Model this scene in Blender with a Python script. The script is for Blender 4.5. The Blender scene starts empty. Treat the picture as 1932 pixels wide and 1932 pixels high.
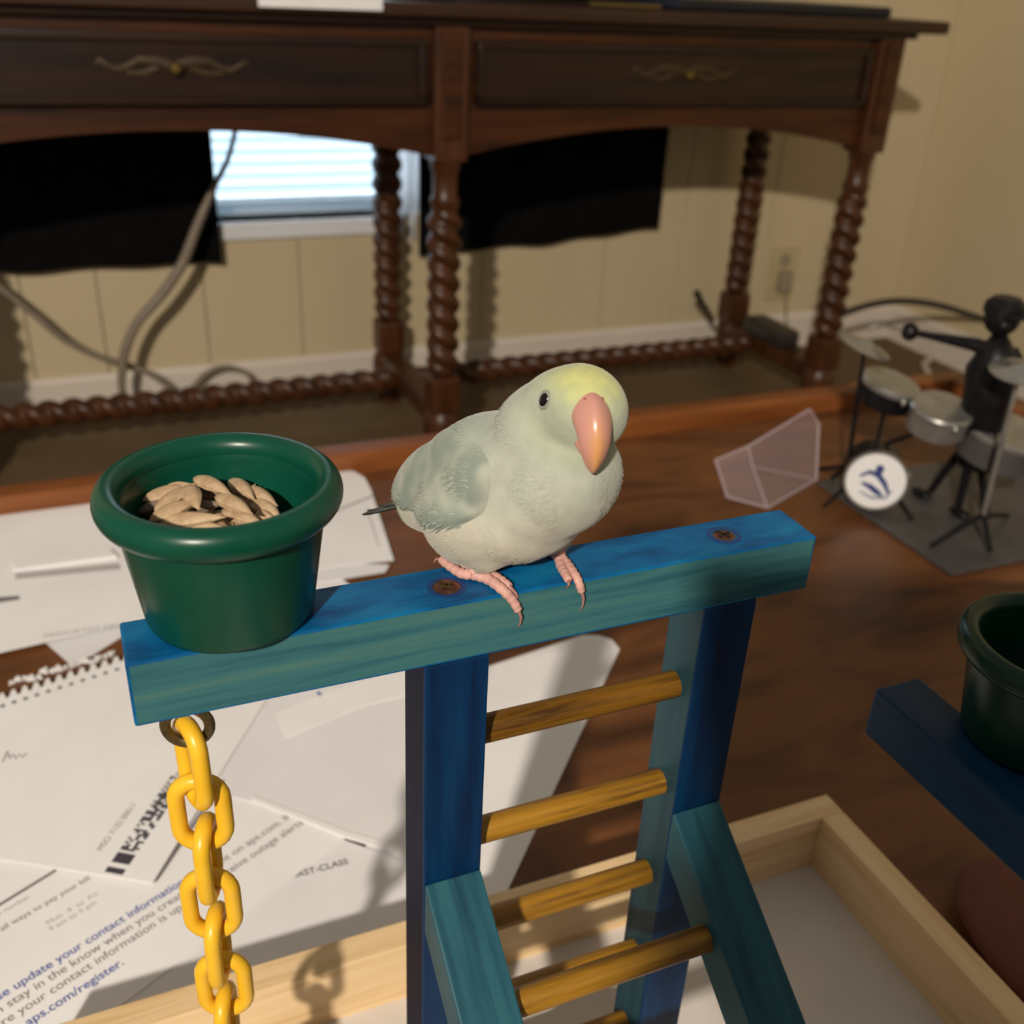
import bpy, bmesh, math, random
from mathutils import Vector, Matrix, noise
import numpy as np
random.seed(7)
sc = bpy.context.scene
COL = sc.collection
PI = math.pi

# ------------------------------------------------------------------ camera
H = 0.81                      # lens height above the floor (metres)
FPX = 1925.0
vx = Vector((4934, -761, FPX)).normalized()          # room X seen from the lens
zz = -Vector((-186, 3634, FPX)).normalized()         # room up
xx = (vx - zz * vx.dot(zz)).normalized()
yy = zz.cross(xx)
ROT = Matrix((xx, yy, zz))                           # lens frame -> room frame
cam_d = bpy.data.cameras.new('camera')
cam = bpy.data.objects.new('camera', cam_d)
COL.objects.link(cam)
cam_d.sensor_width = 36.0
cam_d.lens = 36.0 * FPX / 1932.0
cam_d.clip_start = 0.01
m = ROT @ Matrix(((1, 0, 0), (0, -1, 0), (0, 0, -1)))
cam.matrix_world = Matrix.Translation((0, 0, H)) @ m.to_4x4()
cam_d.dof.use_dof = True
cam_d.dof.focus_distance = 0.335
cam_d.dof.aperture_fstop = 13.0
sc.camera = cam
# ------------------------------------------------------------------ light
w = bpy.data.worlds.new('room_air')
sc.world = w
w.use_nodes = True
w.node_tree.nodes['Background'].inputs[0].default_value = (1.0, 0.90, 0.80, 1)
w.node_tree.nodes['Background'].inputs[1].default_value = 0.25
ld = bpy.data.lights.new('lamp', 'POINT')
ld.energy = 345
ld.color = (1.0, 0.885, 0.755)
ld.shadow_soft_size = 0.05
lo = bpy.data.objects.new('lamp', ld)
COL.objects.link(lo)
lo.location = (-1.2, -1.5, 2.0)
sc.view_settings.view_transform = 'Standard'
sc.view_settings.look = 'None'
sc.view_settings.exposure = 0.0
sc.view_settings.gamma = 1.0
sc.view_settings.use_curve_mapping = False


def at(px, py, x=None, y=None, z=None):
    """point of the room seen at a pixel of the survey, on the plane x=, y= or z="""
    d = ROT @ Vector(((px - 966) / FPX, (py - 966) / FPX, 1.0))
    if z is not None: t = (z - H) / d.z
    elif y is not None: t = y / d.y
    else: t = x / d.x
    return Vector((0, 0, H)) + d * t


# ------------------------------------------------------------------ helpers
def lin(r, g, b):
    f = lambda c: (c / 255 / 12.92) if c / 255 <= 0.04045 else ((c / 255 + 0.055) / 1.055) ** 2.4
    return (f(r), f(g), f(b), 1.0)


class MB:
    def __init__(s): s.v, s.f, s.m = [], [], []
    def add(s, vs, fs, mi=0):
        o = len(s.v)
        s.v += [Vector(p) for p in vs]
        s.f += [tuple(i + o for i in f) for f in fs]
        s.m += [mi] * len(fs)
        return s
    def box(s, lo, hi, M=None, mi=0):
        x0, y0, z0 = lo; x1, y1, z1 = hi
        vs = [Vector(p) for p in ((x0,y0,z0),(x1,y0,z0),(x1,y1,z0),(x0,y1,z0),(x0,y0,z1),(x1,y0,z1),(x1,y1,z1),(x0,y1,z1))]
        if M: vs = [M @ v for v in vs]
        return s.add(vs, [(0,3,2,1),(4,5,6,7),(0,1,5,4),(1,2,6,5),(2,3,7,6),(3,0,4,7)], mi)
    def tube(s, pts, r, n=10, closed=False, mi=0, flat=1.0):
        pts = [Vector(p) for p in pts]
        k = len(pts)
        rs = r if isinstance(r, (list, tuple)) else [r] * k
        vs, fs = [], []
        ref = None
        for i, p in enumerate(pts):
            if closed: t = pts[(i + 1) % k] - pts[i - 1]
            else: t = pts[min(i + 1, k - 1)] - pts[max(i - 1, 0)]
            t.normalize()
            if ref is None:
                ref = Vector((0, 0, 1)) if abs(t.z) < 0.9 else Vector((1, 0, 0))
            a = (ref - t * ref.dot(t)).normalized()
            b = t.cross(a)
            ref = a
            for j in range(n):
                q = 2 * PI * j / n
                vs.append(p + (a * math.cos(q) * flat + b * math.sin(q)) * rs[i])
        m_ = k if closed else k - 1
        for i in range(m_):
            for j in range(n):
                fs.append((i * n + j, i * n + (j + 1) % n, ((i + 1) % k) * n + (j + 1) % n, ((i + 1) % k) * n + j))
        if not closed:
            fs.append(tuple(range(n - 1, -1, -1)))
            fs.append(tuple((k - 1) * n + j for j in range(n)))
        return s.add(vs, fs, mi)
    def lathe(s, prof, c=(0, 0, 0), n=48, mi=0, M=None, closed=False):
        """prof: (radius, height) pairs round the z axis"""
        vs, fs = [], []
        k = len(prof)
        for r, z in prof:
            for j in range(n):
                q = 2 * PI * j / n
                v = Vector((r * math.cos(q), r * math.sin(q), z))
                if M: v = M @ v
                vs.append(v + Vector(c))
        for i in range(k if closed else k - 1):
            i2 = (i + 1) % k
            for j in range(n):
                fs.append((i * n + j, i * n + (j + 1) % n, i2 * n + (j + 1) % n, i2 * n + j))
        if not closed:
            if prof[0][0] > 1e-6: fs.append(tuple(range(n - 1, -1, -1)))
            if prof[-1][0] > 1e-6: fs.append(tuple((k - 1) * n + j for j in range(n)))
        return s.add(vs, fs, mi)
    def ell(s, c, r, n=20, k=12, M=None, mi=0):
        vs, fs = [], []
        for i in range(k + 1):
            a = PI * i / k
            for j in range(n):
                q = 2 * PI * j / n
                v = Vector((r[0] * math.sin(a) * math.cos(q), r[1] * math.sin(a) * math.sin(q), r[2] * math.cos(a)))
                if M: v = M @ v
                vs.append(v + Vector(c))
        for i in range(k):
            for j in range(n):
                fs.append((i * n + j, (i + 1) * n + j, (i + 1) * n + (j + 1) % n, i * n + (j + 1) % n))
        return s.add(vs, fs, mi)
    def prism(s, poly, d, axis='y', mi=0):
        """polygon in the plane across axis, from d[0] to d[1]"""
        def P(p, t):
            return {'y': Vector((p[0], t, p[1])), 'x': Vector((t, p[0], p[1])), 'z': Vector((p[0], p[1], t))}[axis]
        n = len(poly)
        vs = [P(p, d[0]) for p in poly] + [P(p, d[1]) for p in poly]
        fs = [tuple(range(n)), tuple(range(2 * n - 1, n - 1, -1))] + [(i, i + n, (i + 1) % n + n, (i + 1) % n) for i in range(n)]
        return s.add(vs, fs, mi)


def obj(name, mb, mats, parent=None, bevel=0, smooth=False, seg=2, angle=35, mod=None):
    off = parent.location if parent is not None else Vector((0, 0, 0))
    if parent is not None and parent.parent is not None: off = off + parent.parent.location
    me = bpy.data.meshes.new(name)
    me.from_pydata([v - off for v in mb.v], [], mb.f)
    mats = mats if isinstance(mats, (list, tuple)) else [mats]
    for t in mats: me.materials.append(t)
    me.polygons.foreach_set('material_index', mb.m)
    bm = bmesh.new(); bm.from_mesh(me)
    bmesh.ops.remove_doubles(bm, verts=bm.verts, dist=1e-6)
    bmesh.ops.recalc_face_normals(bm, faces=bm.faces)
    if bevel:
        es = [e for e in bm.edges if len(e.link_faces) == 2 and e.calc_face_angle() > 0.6]
        bmesh.ops.bevel(bm, geom=es, offset=bevel, segments=seg, affect='EDGES', profile=0.6)
    if smooth:
        for f in bm.faces: f.smooth = True
        for e in bm.edges:
            if len(e.link_faces) == 2 and e.calc_face_angle(0) > math.radians(angle): e.smooth = False
    bm.to_mesh(me); bm.free()
    o = bpy.data.objects.new(name, me)
    COL.objects.link(o)
    if parent is not None: o.parent = parent
    return o


def tag(o, label=None, cat=None, group=None, kind=None):
    if label: o['label'] = label
    if cat: o['category'] = cat
    if group: o['group'] = group
    if kind: o['kind'] = kind
    return o


def empty(name, loc, label, cat, group=None):
    o = bpy.data.objects.new(name, None)
    o.empty_display_size = 0.01
    COL.objects.link(o)
    o.location = loc
    return tag(o, label, cat, group)


# ------------------------------------------------------------------ materials
def mat(name, col, rough=0.5, metal=0.0, spec=0.5, **kw):
    t = bpy.data.materials.new(name); t.use_nodes = True
    b = t.node_tree.nodes['Principled BSDF']
    b.inputs['Base Color'].default_value = col
    b.inputs['Roughness'].default_value = rough
    b.inputs['Metallic'].default_value = metal
    b.inputs['Specular IOR Level'].default_value = spec
    for k, v in kw.items(): b.inputs[k.replace('_', ' ')].default_value = v
    return t


def noisy(name, cols, scale=(10, 10, 10), detail=6, rough=0.5, bump=0.0, bump_dist=0.001, pos=None, spec=0.5, metal=0.0, dist=0.0, nrough=0.6, **kw):
    """procedural colour: noise in stretched object space through a ramp of colours, plus fine relief"""
    t = mat(name, cols[0], rough, metal, spec, **kw)
    nt = t.node_tree; N = nt.nodes; b = N['Principled BSDF']
    tc = N.new('ShaderNodeTexCoord'); mp = N.new('ShaderNodeMapping')
    mp.inputs['Scale'].default_value = scale
    nt.links.new(tc.outputs['Object'], mp.inputs[0])
    nz = N.new('ShaderNodeTexNoise'); nz.inputs['Scale'].default_value = 1.0
    nz.inputs['Detail'].default_value = detail; nz.inputs['Roughness'].default_value = nrough
    nz.inputs['Distortion'].default_value = dist
    nt.links.new(mp.outputs[0], nz.inputs[0])
    rp = N.new('ShaderNodeValToRGB')
    e = rp.color_ramp.elements
    k = len(cols)
    pos = pos or [0.3 + 0.4 * i / max(1, k - 1) for i in range(k)]
    while len(e) < k: e.new(0.5)
    for i in range(k): e[i].position = pos[i]; e[i].color = cols[i]
    nt.links.new(nz.outputs[0], rp.inputs[0])
    nt.links.new(rp.outputs[0], b.inputs['Base Color'])
    if bump:
        bp = N.new('ShaderNodeBump'); bp.inputs['Strength'].default_value = bump; bp.inputs['Distance'].default_value = bump_dist
        nt.links.new(nz.outputs[0], bp.inputs['Height']); nt.links.new(bp.outputs[0], b.inputs['Normal'])
    return t


M = {}
# dyed wood: the grain runs along X (bars), Z (posts) or Y
def dyed(name, cols, axis, **kw):
    s = {'x': (9, 190, 190), 'z': (110, 110, 8), 'y': (190, 9, 190)}[axis]
    return noisy(name, cols, s, 5, 0.5, 0.2, 0.0006, spec=0.25, **kw)
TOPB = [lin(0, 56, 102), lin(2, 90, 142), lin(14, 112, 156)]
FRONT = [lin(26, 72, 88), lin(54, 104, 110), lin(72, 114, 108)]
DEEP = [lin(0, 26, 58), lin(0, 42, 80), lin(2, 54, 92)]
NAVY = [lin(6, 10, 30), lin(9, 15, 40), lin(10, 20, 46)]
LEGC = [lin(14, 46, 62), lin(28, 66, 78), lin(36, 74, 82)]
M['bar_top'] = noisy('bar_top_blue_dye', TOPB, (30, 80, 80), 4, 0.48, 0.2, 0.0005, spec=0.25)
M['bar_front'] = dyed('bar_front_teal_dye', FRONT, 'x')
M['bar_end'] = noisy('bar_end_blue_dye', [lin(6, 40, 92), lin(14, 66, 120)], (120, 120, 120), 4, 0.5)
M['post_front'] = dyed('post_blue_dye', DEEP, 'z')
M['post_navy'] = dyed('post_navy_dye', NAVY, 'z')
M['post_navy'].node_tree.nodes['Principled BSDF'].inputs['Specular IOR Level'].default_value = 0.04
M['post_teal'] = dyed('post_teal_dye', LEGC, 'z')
M['leg_teal'] = noisy('leg_teal_dye', [lin(18, 60, 74), lin(34, 84, 98), lin(42, 94, 102)], (150, 10, 10), 5, 0.5, 0.2, 0.0006, spec=0.25)
M['side_bar'] = dyed('side_bar_blue_dye', [lin(0, 42, 74), lin(0, 60, 96)], 'y')
M['rung'] = noisy('rung_yellow_dye', [lin(92, 60, 8), lin(146, 104, 21), lin(168, 122, 31)], (16, 240, 240), 5, 0.45, 0.2, 0.0005)
M['rung_dark'] = noisy('rung_dark_brown', [lin(64, 38, 4), lin(112, 76, 14), lin(130, 90, 20)], (16, 240, 240), 5, 0.5, 0.2, 0.0005, spec=0.3)  # top rung, a darker brown than the others
M['pine'] = noisy('raw_pine', [lin(206, 172, 122), lin(226, 196, 150), lin(232, 206, 164)], (9, 160, 160), 4, 0.55, 0.12, 0.0004)
M['pine_y'] = noisy('raw_pine_side', [lin(206, 172, 122), lin(226, 196, 150), lin(232, 206, 164)], (160, 9, 160), 4, 0.55, 0.12, 0.0004)
M['tray_floor'] = noisy('tray_white_board', [lin(206, 200, 194), lin(214, 208, 202)], (30, 30, 30), 3, 0.6)
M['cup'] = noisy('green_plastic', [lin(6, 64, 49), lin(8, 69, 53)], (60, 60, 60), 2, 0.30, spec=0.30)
M['cup_shaded'] = noisy('green_plastic_shaded', [lin(6, 46, 33), lin(8, 50, 36)], (60, 60, 60), 2, 0.3, spec=0.3)  # cup green darkened: shade on the second cup put into its colour
M['chain'] = noisy('yellow_plastic', [lin(230, 180, 36), lin(236, 188, 46)], (90, 90, 90), 2, 0.35, spec=0.5, Subsurface_Weight=0.15, Subsurface_Radius=(0.004, 0.003, 0.001))
M['antique'] = noisy('dull_brass', [lin(84, 72, 48), lin(120, 104, 70)], (300, 300, 300), 3, 0.4, metal=0.7)
M['screw'] = noisy('copper_screw', [lin(96, 66, 54), lin(150, 108, 92)], (400, 400, 400), 3, 0.28, metal=0.9)
M['recess'] = mat('screw_recess', lin(24, 18, 16), 0.6)
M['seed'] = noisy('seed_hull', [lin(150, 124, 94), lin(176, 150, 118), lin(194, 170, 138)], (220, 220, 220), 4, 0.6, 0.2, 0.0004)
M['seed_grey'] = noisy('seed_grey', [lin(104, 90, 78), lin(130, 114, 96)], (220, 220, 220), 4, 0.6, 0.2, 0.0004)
M['paper'] = noisy('white_paper', [lin(230, 229, 230), lin(237, 237, 238)], (14, 14, 14), 3, 0.75, 0.1, 0.001, spec=0.2)
M['paper_cool'] = noisy('grey_white_paper', [lin(221, 220, 223), lin(229, 228, 231)], (14, 14, 14), 3, 0.75, 0.1, 0.001, spec=0.2)
M['ink'] = mat('black_ink', lin(66, 62, 70), 0.8)
M['ink_grey'] = mat('grey_ink', lin(120, 114, 116), 0.8)
M['ink_light'] = mat('pale_grey_ink', lin(176, 172, 172), 0.8)
M['ink_blue'] = mat('blue_ink', lin(58, 82, 160), 0.8)
M['ink_navy'] = mat('navy_ink', lin(52, 66, 120), 0.8)
M['table'] = noisy('table_walnut', [lin(64, 35, 15), lin(102, 62, 32), lin(120, 75, 39)], (5, 14, 14), 7, 0.46, 0.04, 0.001, spec=0.4, dist=1.2)
M['lip'] = noisy('table_edge_wood', [lin(106, 58, 24), lin(140, 84, 42)], (5, 60, 60), 5, 0.38, spec=0.4)
M['desk'] = noisy('dark_oak', [lin(22, 10, 3), lin(36, 18, 7), lin(48, 26, 10)], (4, 50, 50), 5, 0.36, 0.1, 0.001, spec=0.4)
M['desk_apron'] = noisy('warm_oak', [lin(38, 18, 5), lin(62, 31, 9), lin(78, 42, 14)], (4, 50, 50), 5, 0.38, 0.1, 0.001, spec=0.35)
M['desk_z'] = noisy('dark_oak_turned', [lin(54, 29, 13), lin(84, 49, 26)], (50, 50, 6), 5, 0.36, spec=0.4)
M['desk_top'] = noisy('dark_oak_top', [lin(40, 22, 12), lin(62, 38, 22)], (3, 40, 40), 5, 0.4, spec=0.4)
M['brass'] = noisy('old_brass', [lin(110, 92, 50), lin(140, 118, 66)], (200, 200, 200), 3, 0.35, metal=0.85)
M['brass_dull'] = noisy('dull_pressed_brass', [lin(44, 31, 15), lin(74, 56, 31)], (200, 200, 200), 3, 0.55, metal=0.3)
M['wall'] = noisy('beige_panel_paint', [lin(196, 181, 147), lin(202, 187, 154)], (3, 3, 1.2), 4, 0.62, 0.05, 0.002, spec=0.3)
M['wall_r'] = noisy('beige_wall_paint', [lin(204, 188, 152), lin(210, 194, 158)], (3, 3, 1.2), 4, 0.62, spec=0.3)
M['base'] = noisy('white_trim_paint', [lin(214, 203, 190), lin(220, 210, 197)], (4, 4, 4), 3, 0.5, spec=0.3)
M['floor'] = noisy('brown_floor', [lin(94, 76, 52), lin(108, 88, 62)], (6, 9, 6), 6, 0.7, 0.1, 0.002, spec=0.3)
M['curtain'] = noisy('black_cloth', [lin(8, 8, 9), lin(14, 14, 15)], (40, 40, 40), 4, 0.9, 0.2, 0.002, spec=0.1)
M['win'] = mat('white_window_paint', lin(226, 228, 232), 0.4)
M['cable'] = noisy('grey_cable', [lin(128, 116, 100), lin(140, 128, 112)], (60, 60, 60), 2, 0.45)
M['cable_black'] = noisy('black_cable', [lin(40, 36, 34), lin(56, 50, 46)], (60, 60, 60), 2, 0.4)
M['cable_white'] = noisy('white_cable', [lin(196, 186, 172), lin(204, 194, 180)], (60, 60, 60), 2, 0.5)
M['outlet'] = noisy('ivory_plastic', [lin(186, 170, 130), lin(192, 177, 138)], (30, 30, 30), 2, 0.4)
M['plug'] = mat('grey_plug', lin(150, 140, 116), 0.5)
M['iron'] = noisy('black_iron', [lin(26, 25, 28), lin(44, 43, 46)], (120, 120, 120), 4, 0.4, 0.3, 0.001, metal=0.7)
M['plate'] = noisy('grey_metal_plate', [lin(74, 72, 72), lin(94, 91, 90)], (25, 25, 25), 4, 0.5, metal=0.35)
M['steel'] = noisy('brushed_steel', [lin(150, 150, 146), lin(176, 175, 170)], (50, 50, 50), 4, 0.3, metal=0.75)
M['drumhead'] = mat('white_drumhead', lin(226, 226, 226), 0.5)
M['black_plastic'] = noisy('black_plastic', [lin(12, 13, 20), lin(18, 19, 28)], (30, 30, 30), 2, 0.45)
M['red'] = noisy('dark_red_cloth', [lin(92, 48, 36), lin(104, 58, 44)], (90, 90, 90), 4, 0.75, 0.2, 0.001)
M['clear'] = mat('clear_plastic', lin(206, 192, 200), 0.12, Alpha=0.11)
M['clear_edge'] = mat('clear_plastic_edge', lin(216, 204, 212), 0.2, Alpha=0.36)
M['claw'] = noisy('claw_horn', [lin(150, 104, 100), lin(176, 132, 126)], (900, 900, 900), 3, 0.4)
M['foot'] = noisy('pink_scaly_skin', [lin(198, 148, 138), lin(216, 172, 160)], (1600, 1600, 1600), 3, 0.5, 0.6, 0.0006, Subsurface_Weight=0.15, Subsurface_Radius=(0.002, 0.001, 0.0006))
M['eye'] = mat('eye_black', lin(14, 10, 10), 0.08)
M['nostril'] = mat('nostril_skin', lin(150, 84, 74), 0.6)
M['eyering'] = mat('eye_ring_skin', lin(140, 142, 134), 0.6)


def emit(name, col, s):
    t = bpy.data.materials.new(name); t.use_nodes = True
    nt = t.node_tree; nt.nodes.clear()
    e = nt.nodes.new('ShaderNodeEmission'); e.inputs[0].default_value = col; e.inputs[1].default_value = s
    o = nt.nodes.new('ShaderNodeOutputMaterial'); nt.links.new(e.outputs[0], o.inputs[0])
    return t
M['daylight'] = emit('window_daylight', (0.78, 0.91, 1.0, 1), 4.2)
M['slat'] = mat('blind_slat', lin(226, 232, 236), 0.5, Transmission_Weight=0.0)
sl = M['slat'].node_tree
tr = sl.nodes.new('ShaderNodeBsdfTranslucent'); tr.inputs[0].default_value = (0.85, 0.92, 0.97, 1)
mx = sl.nodes.new('ShaderNodeMixShader'); mx.inputs[0].default_value = 0.6
sl.links.new(sl.nodes['Principled BSDF'].outputs[0], mx.inputs[1]); sl.links.new(tr.outputs[0], mx.inputs[2])
sl.links.new(mx.outputs[0], sl.nodes['Material Output'].inputs[0])


def vcol(name, rough=0.85, bump=0.35, scale=(500, 500, 500), bd=0.0006, sheen=0.25):
    t = mat(name, (0.5, 0.5, 0.5, 1), rough, 0, 0.15)
    nt = t.node_tree; N = nt.nodes; b = N['Principled BSDF']
    a = N.new('ShaderNodeAttribute'); a.attribute_name = 'plumage'
    nt.links.new(a.outputs['Color'], b.inputs['Base Color'])
    b.inputs['Sheen Weight'].default_value = sheen
    tc = N.new('ShaderNodeTexCoord'); mp = N.new('ShaderNodeMapping'); mp.inputs['Scale'].default_value = scale
    nz = N.new('ShaderNodeTexNoise'); nz.inputs['Scale'].default_value = 1; nz.inputs['Detail'].default_value = 5
    bp = N.new('ShaderNodeBump'); bp.inputs['Strength'].default_value = bump; bp.inputs['Distance'].default_value = bd
    nt.links.new(tc.outputs['Object'], mp.inputs[0]); nt.links.new(mp.outputs[0], nz.inputs[0])
    nt.links.new(nz.outputs[0], bp.inputs['Height']); nt.links.new(bp.outputs[0], b.inputs['Normal'])
    return t
M['plumage'] = vcol('plumage')
M['feather'] = vcol('feather_vane', 0.8, 0.15, (900, 900, 900), 0.0003)
M['beak'] = vcol('beak_horn', 0.3, 0.12, (700, 700, 700), 0.0003, 0.0)
M['beak'].node_tree.nodes['Principled BSDF'].inputs['Specular IOR Level'].default_value = 0.5

# ================================================================== room shell
WY = 2.02          # back wall face
CX = 1.96          # corner with the right wall
WX0, WX1, WZ0, WZ1 = -0.10, 0.69, 0.365, 1.45      # window opening
wall = tag(obj('wall_back', MB().box((-1.4, WY + 0.012, 0), (WX0, WY + 0.10, 2.4)).box((WX1, WY + 0.012, 0), (CX + 0.1, WY + 0.10, 2.4))
      .box((WX0, WY + 0.012, 0), (WX1, WY + 0.10, WZ0)).box((WX0, WY + 0.012, WZ1), (WX1, WY + 0.10, 2.4)), M['wall']), kind='structure')
edges = [-1.38, -1.1, -0.88, -0.66, -0.34, -0.10, 0.03, 0.2216, 0.409, 0.69, 0.80, 1.094, 1.29, 1.53, 1.75, CX]
for a, b in zip(edges[:-1], edges[1:]):
    spans = [(0.0, 2.4)]
    if a >= WX0 - 1e-3 and b <= WX1 + 1e-3: spans = [(0.0, WZ0), (WZ1, 2.4)]
    for z0, z1 in spans:
        obj('wall_panel', MB().box((a + 0.0008, WY, z0 + 0.001), (b - 0.0008, WY + 0.0125, z1)), M['wall'], wall, bevel=0.0012, seg=1)
tag(obj('wall_right', MB().box((CX, -0.6, 0), (CX + 0.08, WY + 0.1, 2.4)), M['wall_r']), kind='structure')
tag(obj('floor', MB().box((-2.2, -2.4, -0.05), (2.6, WY + 0.1, 0)), M['floor']), kind='structure')
tag(obj('baseboard_back', MB().prism([(WY - 0.012, 0), (WY - 0.0005, 0), (WY - 0.0005, 0.088), (WY - 0.006, 0.088), (WY - 0.012, 0.078)], (-1.38, CX - 0.001), 'x'), M['base']), kind='structure')
tag(obj('baseboard_right', MB().prism([(CX - 0.012, 0), (CX - 0.0005, 0), (CX - 0.0005, 0.088), (CX - 0.006, 0.088), (CX - 0.012, 0.078)], (-0.6, WY - 0.013), 'y'), M['base']), kind='structure')
# window
win = tag(obj('window_1', MB().box((WX0, WY + 0.02, WZ0), (WX0 + 0.03, WY + 0.09, WZ1)).box((WX1 - 0.03, WY + 0.02, WZ0), (WX1, WY + 0.09, WZ1))
      .box((WX0 + 0.03, WY + 0.02, WZ1 - 0.03), (WX1 - 0.03, WY + 0.09, WZ1)).box((WX0 + 0.03, WY + 0.05, WZ0), (WX1 - 0.03, WY + 0.09, WZ0 + 0.035)), M['win'], bevel=0.003), kind='structure')
obj('pane', MB().box((WX0 + 0.03, WY + 0.066, WZ0 + 0.03), (WX1 - 0.03, WY + 0.070, WZ1 - 0.03)), M['daylight'], win)
obj('window_sill', MB().box((WX0 - 0.05, WY - 0.010, WZ0 - 0.033), (WX1 - 0.075, WY + 0.05, WZ0)), M['win'], win, bevel=0.004)
obj('window_casing', MB().box((WX1, WY - 0.014, WZ0), (WX1 + 0.066, WY + 0.02, WZ1)).box((WX0 - 0.066, WY - 0.014, WZ0), (WX0, WY + 0.02, WZ1))
    .box((WX0 - 0.066, WY - 0.014, WZ1), (WX1 + 0.066, WY + 0.02, WZ1 + 0.06)), M['win'], win, bevel=0.004)
bl = empty('window_blind', ((WX0 + WX1) / 2, WY + 0.035, WZ0 + 0.02), 'white slatted venetian blind glowing in the window under the desk', 'blind')
sm = MB()
Ms = Matrix.Rotation(math.radians(-62), 4, 'X')
sm.box((-0.355, -0.0125, -0.0006), (0.29, 0.0125, 0.0006), Ms)
first = None
z = WZ0 + 0.052
while z < WZ1 - 0.05:
    if first is None:
        first = obj('slat', MB().add([v + Vector(bl.location) for v in sm.v], sm.f), M['slat'], bl)
        o = first
    else:
        o = first.copy(); COL.objects.link(o)
    o.location = (0, 0, z - bl.location.z)
    z += 0.0215
obj('bottom_rail', MB().box((WX0 + 0.035, WY + 0.023, WZ0 + 0.008), (WX1 - 0.10, WY + 0.047, WZ0 + 0.030)), M['slat'], bl, bevel=0.003)
# sheer white curtain gathered at the right of the window
shm = MB(); shv = []; nn = 40
for i in range(nn + 1):
    u = i / nn
    for zq in (0.318, 0.6, 1.0, 1.46):
        shv.append((0.598 + 0.085 * u, WY - 0.004 + 0.009 * math.sin(u * 20 + zq), zq))
shf = [(i * 4 + k, i * 4 + k + 1, i * 4 + k + 5, i * 4 + k + 4) for i in range(nn) for k in range(3)]
M['sheer'] = mat('sheer_white_cloth', lin(230, 230, 232), 0.8)
s2 = M['sheer'].node_tree; t2_ = s2.nodes.new('ShaderNodeBsdfTranslucent'); t2_.inputs[0].default_value = (0.62, 0.63, 0.66, 1)
m2 = s2.nodes.new('ShaderNodeMixShader'); m2.inputs[0].default_value = 0.45
s2.links.new(s2.nodes['Principled BSDF'].outputs[0], m2.inputs[1]); s2.links.new(t2_.outputs[0], m2.inputs[2]); s2.links.new(m2.outputs[0], s2.nodes['Material Output'].inputs[0])
tag(obj('sheer_curtain', shm.add(shv, shf), M['sheer'], smooth=True), 'narrow sheer white curtain glowing between window blind and black curtain', 'curtain')
# curtains: black cloth, faint folds
def curtain(name, x0, x1, z0l, z0r, z1, y, label):
    mb = MB(); nx, nz = 60, 24; vs = []
    for k in (0, 1):
        for i in range(nx + 1):
            u = i / nx
            for j in range(nz + 1):
                v = j / nz
                zb = z0l + (z0r - z0l) * u + 0.003 * math.sin(u * 9) + 0.002 * math.sin(u * 21)
                vs.append((x0 + (x1 - x0) * u, y + 0.004 * math.sin(u * 23 + v) * (1 - 0.5 * v) + k * 0.004, zb + (z1 - zb) * v))
    n1 = (nx + 1) * (nz + 1); fs = []
    I = lambda i, j, k=0: k * n1 + i * (nz + 1) + j
    for i in range(nx):
        for j in range(nz):
            fs.append((I(i, j), I(i + 1, j), I(i + 1, j + 1), I(i, j + 1)))
            fs.append((I(i, j, 1), I(i, j + 1, 1), I(i + 1, j + 1, 1), I(i + 1, j, 1)))
        fs.append((I(i, 0), I(i, 0, 1), I(i + 1, 0, 1), I(i + 1, 0)))
    for j in range(nz):
        fs.append((I(0, j), I(0, j + 1), I(0, j + 1, 1), I(0, j, 1)))
        fs.append((I(nx, j), I(nx, j, 1), I(nx, j + 1, 1), I(nx, j + 1)))
    mb.add(vs, fs)
    o = obj(name, mb, M['curtain'], smooth=True)
    return tag(o, label, 'curtain', 'black curtains beside the window')
curtain('curtain', -0.42, 0.256, 0.312, 0.294, 1.50, WY - 0.030, 'black cloth curtain left of the bright blind, grey cable hanging across it')
curtain('curtain', 0.650, 1.205, 0.286, 0.318, 1.50, WY - 0.028, 'black cloth curtain right of the window, behind the right half of desk')
tag(obj('curtain_rod', MB().tube([(-0.5, WY - 0.026, 1.51), (1.28, WY - 0.026, 1.51)], 0.008), M['cable_black']), 'black curtain rod above the window holding the black curtains', 'rod')
# outlet
ot = empty('wall_outlet', (1.585, WY, 0.19), 'ivory wall outlet between the two right desk legs', 'outlet')
obj('cover_plate', MB().box((1.545, WY - 0.006, 0.125), (1.625, WY - 0.0003, 0.255)), M['outlet'], ot, bevel=0.003)
obj('socket', MB().lathe([(0.016, 0), (0.016, 0.002), (0, 0.002)], (1.585, WY - 0.006, 0.222), 20, M=Matrix.Rotation(PI / 2, 3, 'X')), M['plug'], ot)
pg = empty('power_cable', (1.585, WY - 0.02, 0.165), 'thin pale cord with grey plug running down from the ivory outlet', 'cord')
obj('plug', MB().box((1.570, WY - 0.03, 0.15), (1.600, WY - 0.006, 0.20)), M['plug'], pg, bevel=0.004)
obj('cord', MB().tube([(1.585, WY - 0.028, 0.155), (1.589, WY - 0.035, 0.11), (1.6, WY - 0.04, 0.05), (1.615, WY - 0.05, 0.004)], 0.0025, 8), M['cable'], pg, smooth=True)

# ================================================================== desk
DY0, DY1 = 1.609, 1.94
LX = (-0.266, 0.568, 1.402)
desk = empty('writing_desk', (0.568, 1.78, 0), 'large dark oak desk with barley twist legs against the beige wall', 'desk')
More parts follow.
